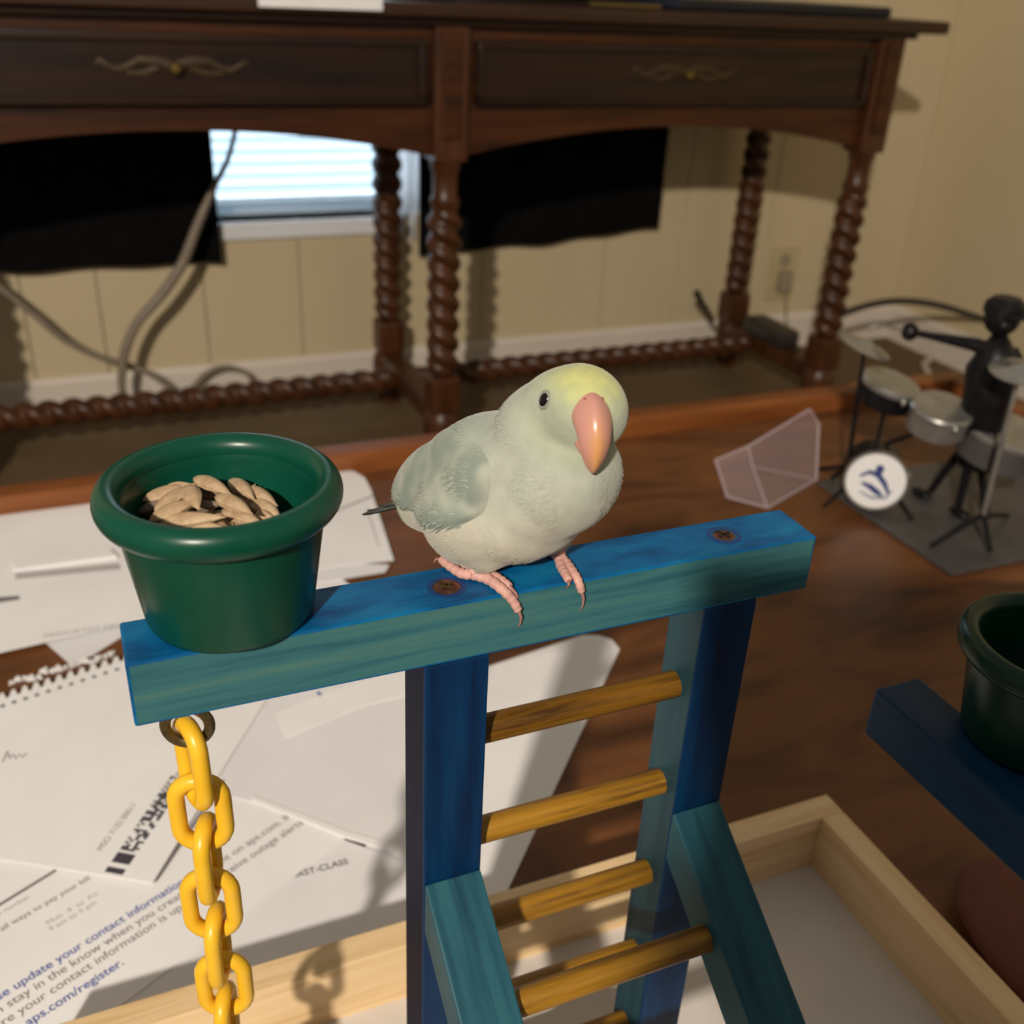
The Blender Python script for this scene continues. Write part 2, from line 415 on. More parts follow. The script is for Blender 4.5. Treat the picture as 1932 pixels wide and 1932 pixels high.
# top
obj('desk_top', MB().box((-0.385, DY0 - 0.048, 0.7445), (1.505, DY1 + 0.026, 0.7655)), M['desk_top'], desk, bevel=0.006, seg=3)
obj('top_moulding', MB().box((-0.315, DY0 - 0.032, 0.7345), (1.45, DY1 + 0.024, 0.745)), M['desk'], desk, bevel=0.003)
ABOT = 0.545
def arch(x0, x1, n=22, rise=0.042, end=0.547):
    out = []
    for i in range(n + 1):
        u = i / n
        out.append((x0 + (x1 - x0) * u, end + rise * (1 - abs(2 * u - 1) ** 2.0)))
    return out
for i in (0, 1):
    x0, x1 = LX[i] + 0.027, LX[i + 1] - 0.027
    obj('apron', MB().prism([(x1, 0.735), (x0, 0.735)] + arch(x0, x1), (DY0 - 0.012, DY0 + 0.012)), M['desk_apron'], desk)
    obj('back_apron', MB().prism([(x1, 0.735), (x0, 0.735)] + arch(x0, x1, rise=0.03, end=0.60), (DY1 - 0.01, DY1 + 0.01)), M['desk'], desk)
    a, b = x0 + 0.014, x1 - 0.014
    dr = obj('drawer', MB().box((a, DY0 - 0.022, 0.624), (b, DY0 - 0.0115, 0.716)), M['desk'], desk, bevel=0.002)
    fr = MB()
    for lo_, hi_ in (((a, DY0 - 0.030, 0.706), (b, DY0 - 0.021, 0.716)), ((a, DY0 - 0.030, 0.624), (b, DY0 - 0.021, 0.634)),
                     ((a, DY0 - 0.030, 0.634), (a + 0.012, DY0 - 0.021, 0.706)), ((b - 0.012, DY0 - 0.030, 0.634), (b, DY0 - 0.021, 0.706))):
        fr.box(lo_, hi_)
    obj('drawer_moulding', fr, M['desk'], dr, bevel=0.003)
    kx = (a + b) / 2 + (0.013 if i == 0 else -0.004)
    yk = DY0 - 0.022
    obj('knob', MB().lathe([(0.0035, 0), (0.003, 0.006), (0.0075, 0.010), (0.0085, 0.014), (0.006, 0.018), (0, 0.019)], (kx, yk, 0.672), 20, M=Matrix.Rotation(PI / 2, 3, 'X')), M['brass'], dr, smooth=True)
    # scrolled back plate
    pl = MB()
    for s in (-1, 1):
        pts = [(kx, 0.672), (kx + s * 0.022, 0.679), (kx + s * 0.045, 0.681), (kx + s * 0.062, 0.672), (kx + s * 0.075, 0.668), (kx + s * 0.088, 0.674), (kx + s * 0.097, 0.681), (kx + s * 0.101, 0.675)]
        pl.tube([(p[0], yk - 0.0005, p[1]) for p in pts], [0.009, 0.008, 0.006, 0.005, 0.006, 0.005, 0.004, 0.002], 8, flat=0.35 if False else 1.0)
        pl.tube([(kx + s * 0.02, yk - 0.0005, 0.672), (kx + s * 0.04, yk - 0.0005, 0.664), (kx + s * 0.06, yk - 0.0005, 0.664), (kx + s * 0.07, yk - 0.0005, 0.670)], [0.006, 0.005, 0.004, 0.002], 8)
    for v in pl.v: v.y = yk - 0.0005 + (v.y - yk) * 0.3
    obj('handle_plate', pl, M['brass_dull'], dr, smooth=True)
for x in (LX[0], LX[2]):
    n = 16; poly = [(DY1 - 0.02, 0.735), (DY0 + 0.02, 0.735)] + [(DY0 + 0.02 + (DY1 - DY0 - 0.04) * i / n, 0.56 + 0.03 * (1 - (2 * i / n - 1) ** 2)) for i in range(n + 1)]
    obj('side_apron', MB().prism(poly, (x - 0.01, x + 0.01), 'x'), M['desk'], desk)
def twist(p0, p1, r0, amp, pitch, n=24, k=None, hand=1):
    p0, p1 = Vector(p0), Vector(p1); d = p1 - p0; Ln = d.length; d.normalize()
    a = d.orthogonal().normalized(); b = d.cross(a)
    k = k or max(16, int(Ln / 0.0035)); vs, fs = [], []
    for i in range(k + 1):
        s = Ln * i / k
        e = min(1, min(s, Ln - s) / 0.02)
        for j in range(n):
            q = 2 * PI * j / n
            r = r0 * (0.82 + 0.18 * e) + amp * e * (abs(math.cos(q - hand * 2 * PI * s / pitch)) ** 0.8 - 0.6) * 1.6
            vs.append(p0 + d * s + (a * math.cos(q) + b * math.sin(q)) * r)
    for i in range(k):
        for j in range(n):
            fs.append((i * n + j, i * n + (j + 1) % n, (i + 1) * n + (j + 1) % n, (i + 1) * n + j))
    fs.append(tuple(range(n - 1, -1, -1))); fs.append(tuple(k * n + j for j in range(n)))
    return MB().add(vs, fs)
for yi, y in enumerate((DY0, DY1)):
    for x in LX:
        top = ABOT - 0.005 if yi == 0 else 0.61
        g = obj('leg', MB().box((x - 0.0275, y - 0.0275, top), (x + 0.0275, y + 0.0275, 0.7345)), M['desk_z'], desk, bevel=0.003)
        if yi == 0:
            obj('pilaster', MB().box((x - 0.014, y - 0.033, 0.575), (x + 0.014, y - 0.027, 0.728)), M['desk_apron'], g, bevel=0.002)
        obj('turned_neck', MB().lathe([(0.026, top + 0.001), (0.024, top - 0.012), (0.0205, top - 0.02), (0.0205, top - 0.055), (0.025, top - 0.062), (0.022, top - 0.078)], (x, y, 0), 28), M['desk_z'], g, smooth=True)
        obj('twist_shaft', twist((x, y, top - 0.074), (x, y, 0.180), 0.0245, 0.0072, 0.070, hand=-1), M['desk_z'], g, smooth=True, angle=80)
        obj('foot_block', MB().box((x - 0.027, y - 0.027, 0.110), (x + 0.027, y + 0.027, 0.178)), M['desk_z'], g, bevel=0.008)
        obj('turned_foot', MB().lathe([(0.017, 0), (0.022, 0.004), (0.023, 0.02), (0.032, 0.06), (0.034, 0.085), (0.031, 0.102), (0.024, 0.112)], (x, y, 0), 28), M['desk_z'], g, smooth=True)
for x in LX:
    obj('cross_stretcher', MB().box((x - 0.021, DY0 + 0.020, 0.076), (x + 0.021, DY1 - 0.020, 0.112)), M['desk_z'], desk, bevel=0.006)
YM = (DY0 + DY1) / 2
for i in (0, 1):
    obj('twist_stretcher', twist((LX[i] + 0.02, YM + 0.055, 0.090), (LX[i + 1] - 0.02, YM + 0.055, 0.090), 0.0200, 0.0072, 0.080, hand=1), M['desk_z'], desk, smooth=True, angle=80)
# things on the desk
def slab_px(name, pts, z0, th, m, bevel=0.0):
    P = [at(px, py, z=z0) for px, py in pts]
    return obj(name, MB().prism([(p.x, p.y) for p in P], (z0, z0 + th), 'z'), m, bevel=bevel)
tag(obj('paper_stack', MB().prism([(1.78, 0.7658), (1.5605, 0.7658), (1.5585, 0.764), (1.557, 0.7525), (1.5545, 0.7525), (1.5555, 0.766), (1.559, 0.7690), (1.78, 0.7690)], (0.278, 0.452), 'x'), M['paper']), 'white papers on the dark desk top, drooping over its front edge', 'paper')
lp = obj('laptop', MB().box((0.96, 1.60, 0.766), (1.40, 1.88, 0.784)), M['black_plastic'], bevel=0.005)
tag(lp, 'flat black laptop lying on the right end of the dark desk', 'laptop')
tag(obj('black_case', MB().box((0.485, 1.61, 0.766), (0.585, 1.80, 0.774)), M['black_plastic'], bevel=0.004), 'small flat black case on the desk beside the white papers', 'case')
tag(obj('pencil', MB().tube([(0.80, 1.60, 0.7705), (0.92, 1.585, 0.7705)], 0.0035, 6), M['brass']), 'thin brass coloured pencil lying at the desk edge above right drawer', 'pencil')
# dark adapter resting on the right cross stretcher, and a peg sticking out by the leg
ad = empty('power_adapter', (1.402, 1.80, 0.1125), 'dark grey lump of a power adapter resting on right cross stretcher', 'adapter')
obj('adapter_body', MB().box((1.374, 1.72, 0.1122), (1.43, 1.86, 0.150)), M['cable_black'], ad, bevel=0.010)
obj('strain_relief', MB().tube([(1.402, 1.722, 0.13), (1.402, 1.70, 0.128), (1.40, 1.685, 0.124)], 0.005, 8), M['cable_black'], ad, smooth=True)
pe = MB().tube([at(1346, 606, y=1.905), at(1336, 588, y=1.90), at(1322, 568, y=1.895), at(1314, 552, y=1.89)], [0.005, 0.0055, 0.0065, 0.0085], 10)
tag(obj('plug_end', pe, M['cable_black'], smooth=True), 'short black plug end sticking up left of back right desk leg', 'plug')

# cables by the wall
def cable(name, px, y, r, m, label, group=None, extra=None):
    pts = [at(a, b, y=(y[i] if isinstance(y, (list, tuple)) else y)) for i, (a, b) in enumerate(px)]
    if extra: pts += [Vector(e) for e in extra]
    # smooth with Catmull-Rom
    out = []
    rs = []
    rr = r if isinstance(r, (list, tuple)) else [r] * len(pts)
    for i in range(len(pts) - 1):
        p0, p1, p2, p3 = pts[max(i - 1, 0)], pts[i], pts[i + 1], pts[min(i + 2, len(pts) - 1)]
        for s in range(6):
            t = s / 6
            out.append(0.5 * ((2 * p1) + (p2 - p0) * t + (2 * p0 - 5 * p1 + 4 * p2 - p3) * t * t + (3 * p1 - p0 - 3 * p2 + p3) * t ** 3))
            rs.append(rr[i] + (rr[i + 1] - rr[i]) * t)
    out.append(pts[-1]); rs.append(rr[-1])
    return tag(obj(name, MB().tube(out, rs, 12), m, smooth=True), label, 'cable', group)
cable('cable', [(452, 180), (446, 235), (430, 300), (406, 348), (374, 420), (344, 497), (305, 556), (262, 605), (238, 655), (230, 705), (232, 742), (250, 762)], 1.93,
      [.0045, .0045, .0048, .0055, .0085, .0095, .0095, .009, .009, .008, .007, .006], M['cable'], 'thick pale grey cable hanging from desk down across the left curtain')
cable('cable', [(-60, 500), (0, 543), (60, 590), (120, 640), (180, 670), (232, 686), (285, 706), (320, 732), (345, 762)], 1.965, 0.0062, M['cable'], 'thin grey cable sagging along the wall at far left')
cable('cable', [(352, 752), (366, 728), (392, 702), (425, 692), (458, 700), (474, 715), (482, 745)], 1.975, 0.005, M['cable'], 'small loop of thin grey cable in front of the baseboard')
cable('cable', [(1555, 640), (1568, 606), (1620, 581), (1690, 568), (1760, 574), (1830, 594), (1900, 622), (1990, 680)], 1.72, 0.0075, M['cable_black'], 'thick dark cable arching in front of the room corner')
cable('cable', [(1800, 640), (1782, 652), (1768, 668), (1745, 686), (1738, 694), (1745, 702), (1765, 716), (1780, 724)], [1.62] * 8, 0.006, M['cable_white'], 'white zigzag cable lying on the brown floor near the corner') if False else None
zc = [at(a, b, z=0.006) for a, b in ((1795, 650), (1775, 664), (1742, 688), (1752, 706), (1775, 722))]
tag(obj('cable', MB().tube(zc, 0.0075, 8), M['cable_white'], smooth=True), 'white zigzag cable lying on the brown floor near the corner', 'cable')

# ================================================================== low table
TZ = 0.345
TX0, TX1, TY0, TY1 = -0.75, 1.03, -0.10, 0.931
tb = empty('coffee_table', (0.2, 0.45, 0), 'low brown wooden table with raised edge strips under papers and play stand', 'table')
obj('table_top', MB().box((TX0, TY0, TZ - 0.025), (TX1, TY1, TZ)), M['table'], tb, bevel=0.002)
obj('edge_strip', MB().box((TX0, TY1, TZ - 0.035), (TX1 + 0.03, TY1 + 0.028, TZ + 0.023)), M['lip'], tb, bevel=0.006, seg=3)
obj('edge_strip', MB().box((TX1, TY0, TZ - 0.035), (TX1 + 0.03, TY1, TZ + 0.023)), M['lip'], tb, bevel=0.006, seg=3)
for x in (TX0 + 0.06, TX1 - 0.06):
    for y in (TY0 + 0.06, TY1 - 0.06):
        obj('leg', MB().box((x - 0.03, y - 0.03, 0), (x + 0.03, y + 0.03, TZ - 0.024)), M['lip'], tb, bevel=0.004)

# ================================================================== papers
def sheet_w(name, P, z, m, th=0.0006, parent=None, bevel=0):
    o = obj(name, MB().prism([(p.x, p.y) for p in P], (z, z + th), 'z'), m, parent, bevel=bevel)
    return o
def sheet(name, pts, z, m, label, cat='paper', th=0.0006, group='papers scattered on the table'):
    P = [at(a, b, z=z) for a, b in pts]
    return tag(sheet_w(name, P, z, m, th), label, cat, group), P
def mark(name, pts, z, m, parent):
    P = [at(a, b, z=z) for a, b in pts]
    return obj(name, MB().prism([(p.x, p.y) for p in P], (z, z + 0.00012), 'z'), m, parent)
def text(name, s, p0, p1, z, size, m, parent, bold=0.0, align='LEFT', fit=None):
    """one printed line from p0 towards p1 (room points), lying flat"""
    c = bpy.data.curves.new(name, 'FONT'); c.body = s; c.size = size; c.extrude = 0.00003; c.offset = bold * 0.28
    c.align_x = align; c.materials.append(m)
    o = bpy.data.objects.new(name, c); COL.objects.link(o)
    a = math.atan2(p1.y - p0.y, p1.x - p0.x)
    o.location = (p0.x, p0.y, z); o.rotation_euler = (0, 0, a)
    dg_ = bpy.context.evaluated_depsgraph_get(); dg_.update()
    tm = bpy.data.meshes.new_from_object(o.evaluated_get(dg_)); tm.name = name
    if not tm.materials: tm.materials.append(m)
    mo = bpy.data.objects.new(name, tm); COL.objects.link(mo)
    mo.location = o.location; mo.rotation_euler = o.rotation_euler
    bpy.data.objects.remove(o); bpy.data.curves.remove(c)
    if parent is not None: mo.parent = parent
    return mo

# sheet E: the big blank one behind the ladder
eE, _ = sheet('letter_sheet', [(690, 1335), (1100, 1199), (1130, 1200), (1155, 1208), (1169, 1226), (960, 1676), (905, 1800), (690, 1760)], TZ + 0.0004, M['paper'], 'large blank white sheet behind the ladder rungs, right edge slanting')
# sheet C: FIRST-CLASS envelope
zC = TZ + 0.0012
eC, _ = sheet('envelope', [(560, 1545), (655, 1588), (800, 1640), (800, 1790), (470, 1930), (200, 2030), (230, 1900)], zC, M['paper_cool'], 'white envelope with FIRST-CLASS print left of the blue post', 'envelope')
p0, p1 = at(560, 1652, z=zC), at(676, 1622, z=zC)
text('printed_text', 'FIRST-CLASS', at(548, 1660, z=zC), at(676, 1626, z=zC), zC + 0.0007, (p1 - p0).length * 1.1 / 6.4, M['ink'], eC, 0.0002)
# sheet B: the utility letter
zB = TZ + 0.0020
b0, b1 = at(650, 1583, z=zB), at(276, 1862, z=zB)
e1 = (b1 - b0).normalized(); e2 = Vector((e1.y, -e1.x, 0))
if (at(475, 1512, z=zB) - b0).dot(e2) < 0: e2 = -e2
B4 = [b0, b0 + e1 * 0.30, b0 + e1 * 0.30 + e2 * 0.216, b0 + e2 * 0.216]
eB = tag(sheet_w('printed_letter', B4, zB, M['paper']), 'printed letter with a blue line about contact information, behind the chain', 'paper', 'papers scattered on the table')
tdir = -e1
l0, l1 = at(0, 1890, z=zB), at(352, 1668, z=zB)
tdir = (l1 - l0).normalized()
def line(s, px, size, m, bold=0.0, back=0.0, right=None):
    p = at(*px, z=zB)
    text('printed_text', s, p - tdir * back, p + tdir, zB + 0.0007, size, m, eB, bold, 'LEFT')
TS = 0.0073
def rline(s, px, size, m, bold=0.0, px0=None):
    p = at(*px, z=zB); d = tdir if px0 is None else (p - at(*px0, z=zB)).normalized()
    text('printed_text', s, p, p + d, zB + 0.0007, size, m, eB, bold, 'RIGHT')
rline('Please update your contact information', (351, 1667), TS * 1.0, M['ink_blue'], 0.00022, (0, 1888))
rline('you can stay in the know when you create', (358, 1686), TS, M['ink_grey'], 0, (0, 1914))
rline('an account on aps.com. If', (548, 1545), TS, M['ink_grey'], 0, (420, 1631))
rline('make sure your contact information is up', (346, 1716), TS, M['ink_grey'], 0, (0, 1942))
rline('to receive outage alerts', (574, 1555), TS, M['ink_grey'], 0, (440, 1646))
rline('at aps.com/register.', (236, 1820), TS * 1.0, M['ink_blue'], 0.00022, (60, 1934))
# small print block of the letter, at the left edge
rline('to see all ways to pay your bill', (172, 1660), TS * 0.72, M['ink_grey'])
rline('account number', (58, 1695), TS * 0.62, M['ink_light'])
rline('Mon  4  to  Fri', (186, 1690), TS * 0.66, M['ink_light'])
rline('9 am to 5 pm', (184, 1706), TS * 0.66, M['ink_light'])
mark('printed_rule', [(-20, 1716), (104, 1640), (107, 1644), (-20, 1722)], zB + 0.0006, M['ink_grey'], eB)
mark('printed_mark', [(113, 1634), (124, 1627), (127, 1631), (116, 1639)], zB + 0.0006, M['ink'], eB)
# sheet D: folded letter near the bar
zD = TZ + 0.0030
eD, _ = sheet('folded_letter', [(560, 1225), (800, 1180), (800, 1632), (752, 1610), (655, 1583), (470, 1512), (380, 1490), (440, 1370), (500, 1270)], zD, M['paper_cool'], 'white folded letter under the bar, left of the blue post')
mark('pen_stroke', [(597, 1306), (606, 1318), (624, 1316), (645, 1302), (644, 1298), (622, 1310), (608, 1312), (602, 1304)], zD + 0.0006, M['ink_blue'], eD)
mark('printed_rule', [(598, 1343), (661, 1302), (665, 1305), (604, 1347)], zD + 0.0006, M['ink_grey'], eD)
mark('printed_mark', [(600, 1340), (620, 1326), (623, 1332), (604, 1347)], zD + 0.0006, M['ink'], eD)
fl = [at(a, b, z=zD + 0.001) for a, b in ((475, 1509), (655, 1580), (760, 1612), (760, 1598), (655, 1568), (475, 1500))]
obj('fold', MB().prism([(p.x, p.y) for p in fl], (zD + 0.0005, zD + 0.0012), 'z'), M['paper'], eD)
flp = [at(a, b, z=zD + 0.0008) for a, b in ((520, 1345), (665, 1290), (800, 1255), (800, 1305), (690, 1330), (540, 1392))]
obj('fold', MB().prism([(p.x, p.y) for p in flp], (zD + 0.0005, zD + 0.0010), 'z'), M['paper'], eD)
# sheet A: torn notebook page with the dark code strip
zA = TZ + 0.0042
top = []
for i in range(40):
    u = i / 39
    for du, dv in ((0, 0), (0.25, 12), (0.5, 12), (0.75, 0)):
        uu = u + du / 39
        top.append((-220 + 840 * uu, 1392 - 268 * uu - dv))
eA, _ = sheet('notebook_page', [(288, 1667), (-240, 1585)] + top + [(622, 1127)], zA, M['paper'], 'notebook page torn from its spiral, top edge toothed, left of the chain')
hole = MB()
for i in range(34):
    u = i / 39 + 0.012
    p = at(-220 + 840 * u, 1392 - 268 * u + 13, z=zA)
    hole.lathe([(0.0017, 0), (0.0017, 0.0001), (0, 0.0001)], (p.x, p.y, zA + 0.0006), 8)
obj('punched_hole', hole, M['ink'], eA)['kind'] = 'stuff'
# code strip
q0, q1 = at(214, 1652, z=zA), at(352, 1450, z=zA)
cd = (q1 - q0).normalized(); cn = Vector((cd.y, -cd.x, 0)); L_ = (q1 - q0).length
cm = MB()
zt = zA + 0.0006
def cbar(a, b, h0, h1):
    cs = [q0 + cd * a + cn * h0, q0 + cd * b + cn * h0, q0 + cd * b + cn * h1, q0 + cd * a + cn * h1]
    cm.prism([(p.x, p.y) for p in cs], (zt, zt + 0.0001), 'z')
cbar(0.001, 0.005, -0.006, 0.005)
cbar(0.0085, 0.016, -0.006, 0.005)
rnd = random.Random(3)
s = 0.018
while s < L_ - 0.006:
    for j in range(5):
        if rnd.random() < 0.62:
            h = -0.006 + j * 0.0022
            cbar(s, s + 0.0016, h, h + 0.0021)
    s += 0.0017
obj('code_strip', cm, M['ink'], eA)
text('printed_text', 'MSO 7132 00011', at(192, 1607, z=zA), at(254, 1525, z=zA), zt, 0.0055, M['ink_grey'], eA)
sg = [at(a, b, z=zt) for a, b in ((5, 1438), (14, 1418), (18, 1432), (24, 1424), (30, 1432), (36, 1424), (42, 1430), (50, 1422))]
obj('handwriting', MB().tube(sg, 0.0007, 6), M['ink_light'], eA)
mark('printed_rule', [(290, 1660), (420, 1470), (424, 1472), (294, 1664)], zA - 0.0004, M['ink_grey'], eB)  # grey strip painted as the shadow along the notebook page's right edge
# upper-left envelopes
zS = TZ + 0.0006
sheet('letter_sheet', [(60, 1190), (220, 1175), (250, 1190), (150, 1252), (128, 1250)], zS, M['paper_cool'], 'corner of a white sheet poking out beneath the upper left letter')
sheet('letter_sheet', [(400, 1120), (628, 1078), (660, 1105), (640, 1130), (430, 1190)], zS + 0.0008, M['paper'], 'white sheet just peeking out behind cup, beneath the flapped envelope')
sheet('letter_sheet', [(420, 1060), (735, 1066), (727, 1080), (600, 1100), (420, 1140)], zS + 0.0016, M['paper_cool'], 'white sheet under the flapped envelope, its lower edge showing')
zS2 = TZ + 0.0034
eS2, _ = sheet('envelope', [(380, 930), (560, 900), (640, 888), (668, 890), (688, 902), (700, 924), (743, 1058), (640, 1068), (430, 1110)], zS2, M['paper'], 'white envelope with a rounded flap right of the green cup', 'envelope')
mark('flap_line', [(632, 962), (703, 934), (704, 938), (634, 966)], zS2 + 0.0006, M['ink_light'], eS2)
mark('flap_line', [(694, 960), (716, 1030), (714, 1031), (691, 961)], zS2 + 0.0006, M['ink_light'], eS2)
zS1 = TZ + 0.0046
eS1, _ = sheet('letter_sheet', [(-300, 1010), (0, 958), (232, 919), (470, 880), (500, 1120), (225, 1181), (0, 1232), (-300, 1300)], zS1, M['paper'], 'big white letter behind the green cup at the left edge')
mark('printed_rule', [(28, 1081), (225, 1062), (228, 1074), (30, 1093)], zS1 + 0.0006, M['ink_light'], eS1)
mark('printed_mark', [(-20, 1128), (36, 1124), (38, 1131), (-20, 1140)], zS1 + 0.0006, M['ink_grey'], eS1)
text('printed_text', 'PRESORTED FIRST', at(82, 1205, z=zS1), at(232, 1183, z=zS1), zS1 + 0.0007, 0.0075, M['ink_light'], eS1)
st = [at(a, b, z=zS1 + 0.003) for a, b in ((24, 1058), (208, 1036), (222, 1050), (26, 1076))]
strip = tag(obj('card_strip', MB().prism([(p.x, p.y) for p in st], (zS1 + 0.0007, zS1 + 0.004), 'z'), M['paper'], bevel=0.001), 'narrow white card strip lying on the upper left letter', 'card')
# torn fringe lying beside the notebook page
fr_ = MB()
for i in range(16):
    u = i / 15
    p = at(20 + 190 * u, 1282 - 52 * u + rnd.uniform(-4, 4), z=zA)
    r = rnd.uniform(0.0025, 0.004); a = rnd.uniform(0, 6)
    fr_.prism([(p.x + r * math.cos(a + k * 2.1), p.y + r * math.sin(a + k * 2.1)) for k in range(3)], (TZ + 0.0005, TZ + 0.002 + 0.0015 * (i % 2)), 'z')
tag(obj('paper_shreds', fr_, M['paper']), 'tiny white paper shreds torn off along the notebook page', 'paper', kind='stuff')

# ================================================================== play stand
BZ0, BZ1 = 0.6148, 0.6368      # perch bar
BY0, BY1 = 0.2487, 0.2707
TT = 0.390                      # tray wall top
TF = 0.3525                     # tray floor
stand = empty('bird_play_stand', (0.147, 0.26, TZ + 0.004), 'blue dyed wooden bird ladder stand with yellow rungs in a pine tray', 'bird stand')
def bar_mb(lo, hi, mi):
    """box whose faces take materials: mi = (bottom, top, front, right, back, left)"""
    mb = MB(); mb.box(lo, hi); mb.m = list(mi); return mb
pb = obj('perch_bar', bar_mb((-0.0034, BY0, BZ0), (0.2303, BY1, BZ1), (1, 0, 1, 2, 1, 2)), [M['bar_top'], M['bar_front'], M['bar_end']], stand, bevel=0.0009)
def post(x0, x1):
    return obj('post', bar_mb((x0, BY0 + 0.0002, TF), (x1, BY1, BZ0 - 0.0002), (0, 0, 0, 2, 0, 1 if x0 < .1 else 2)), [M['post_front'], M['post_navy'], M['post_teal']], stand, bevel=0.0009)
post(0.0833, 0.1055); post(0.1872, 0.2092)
RY = 0.2605
rb = MB().tube([(0.1045, RY, 0), (0.188, RY, 0)], 0.0052, 18)
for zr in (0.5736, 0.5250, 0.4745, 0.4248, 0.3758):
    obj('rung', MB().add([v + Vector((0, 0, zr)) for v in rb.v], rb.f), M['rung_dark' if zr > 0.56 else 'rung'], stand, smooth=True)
# leaning front legs with their own rungs
ldir = Vector((0, 0.2487 - 0.176, 0.5183 - 0.475)).normalized() if False else Vector((0, 0.0448, 0.0315)).normalized()
ldir = Vector((0, 0.0455, 0.0300)).normalized()
for x0, x1 in ((0.0836, 0.1053), (0.1866, 0.2086)):
    # slanting stick: a box along -ldir, its upper back corner on the post face
    top = Vector((0, BY0 - 0.0005, 0.5183))
    nrm = Vector((0, -ldir.z, ldir.y))            # towards viewer/up
    Ln = (0.5183 - TF) / ldir.z
    k0 = top; k1 = top - ldir * Ln
    q = [k0, k1, k1 - nrm * 0.020, k0 - nrm * 0.020 - ldir * 0.0]
    # cut the top vertically against the post, bottom level on the tray floor
    def onface(p, d, y): return p + d * ((y - p.y) / d.y)
    def onfl(p, d, zf): return p + d * ((zf - p.z) / d.z)
    a = onface(k0, ldir, BY0 - 0.0003); d_ = onface(k0 - nrm * 0.020, ldir, BY0 - 0.0003)
    b = onfl(k0, ldir, TF + 0.0002); c = onfl(k0 - nrm * 0.020, ldir, TF + 0.0002)
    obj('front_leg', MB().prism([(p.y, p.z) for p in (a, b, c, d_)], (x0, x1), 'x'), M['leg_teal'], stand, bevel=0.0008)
for t_ in (0.072, 0.125, 0.178):
    c = Vector((0, BY0 - 0.0005, 0.5183)) - ldir * (t_ - 0.026) - Vector((0, -ldir.z, ldir.y)) * 0.010
    if c.z > TF + 0.008:
        obj('front_rung', MB().tube([(0.1045, c.y, c.z), (0.1875, c.y, c.z)], 0.0052, 18), M['rung'], stand, smooth=True)
# screws
def screw(x, y, sunk):
    s_ = obj('screw', MB().lathe([(0.0044, -0.0004), (0.0044, 0.0002), (0.0036, 0.0006), (0, 0.0008)], (x, y, BZ1 - (0.0004 if sunk else 0.0)), 28), M['screw'], stand, smooth=True)
    cr = MB()
    for a in (0.35, 0.35 + PI / 2):
        Mx = Matrix.Translation((x, y, BZ1 + (0.0003 if sunk else 0.0007))) @ Matrix.Rotation(a, 4, 'Z')
        cr.box((-0.0027, -0.00045, -0.0002), (0.0027, 0.00045, 0.0003), Mx)
    obj('cross_recess', cr, M['recess'] if sunk else M['brass'], s_)
    ring = MB().lathe([(0.0045, 0), (0.0062, 0), (0.0062, 0.00012), (0.0045, 0.00012)], (x, y, BZ1 + 0.00001), 28, closed=True)
    obj('countersink', ring, M['bar_end'], s_)
screw(0.0936, 0.2585, False); screw(0.1983, 0.2598, True)
# eye hook
RC = Vector((0.0112, 0.2597, 0.6030))
hx = Vector((0.96, -0.28, 0)); pts = [RC + hx * (0.0066 * math.cos(q)) + Vector((0, 0, 0.0066 * math.sin(q))) for q in np.linspace(0, 2 * PI, 33)[:-1]]
eh = MB().tube(pts, 0.0017, 10, closed=True)
eh.tube([RC + Vector((0, 0, 0.0060)), RC + Vector((0, 0, 0.0125))], 0.0013, 10)
obj('eye_hook', eh, M['antique'], stand, smooth=True)
# tray
TXL, TXR, TYB, TYF, TH = -0.075, 0.3638, 0.3404, -0.055, 0.0148
obj('tray_floor', MB().box((TXL + TH, TYF + TH, TZ + 0.0055), (TXR - TH, TYB - TH, TF)), M['tray_floor'], stand)
obj('tray_wall', MB().box((TXL, TYB - TH, TZ + 0.0054), (TXR, TYB, TT)), M['pine'], stand, bevel=0.0008)
obj('tray_wall', MB().box((TXL, TYF, TZ + 0.0054), (TXR, TYF + TH, TT)), M['pine'], stand, bevel=0.0008)
obj('tray_wall', MB().box((TXR - TH, TYF + TH, TZ + 0.0054), (TXR, TYB - TH, TT)), M['pine_y'], stand, bevel=0.0008)
obj('tray_wall', MB().box((TXL, TYF + TH, TZ + 0.0054), (TXL + TH, TYB - TH, TT)), M['pine_y'], stand, bevel=0.0008)
# side arm to the right with the second cup
SZ1, SZ0 = 0.567, 0.545
sx0, sx1, sy1 = 0.2665, 0.2885, 0.2385
obj('side_perch_bar', MB().box((sx0, 0.02, SZ0), (sx1, sy1, SZ1)), M['side_bar'], stand, bevel=0.0009)
obj('side_post', MB().box((sx0, 0.03, TF), (sx1, 0.052, SZ0)), M['post_teal'], stand, bevel=0.0009)

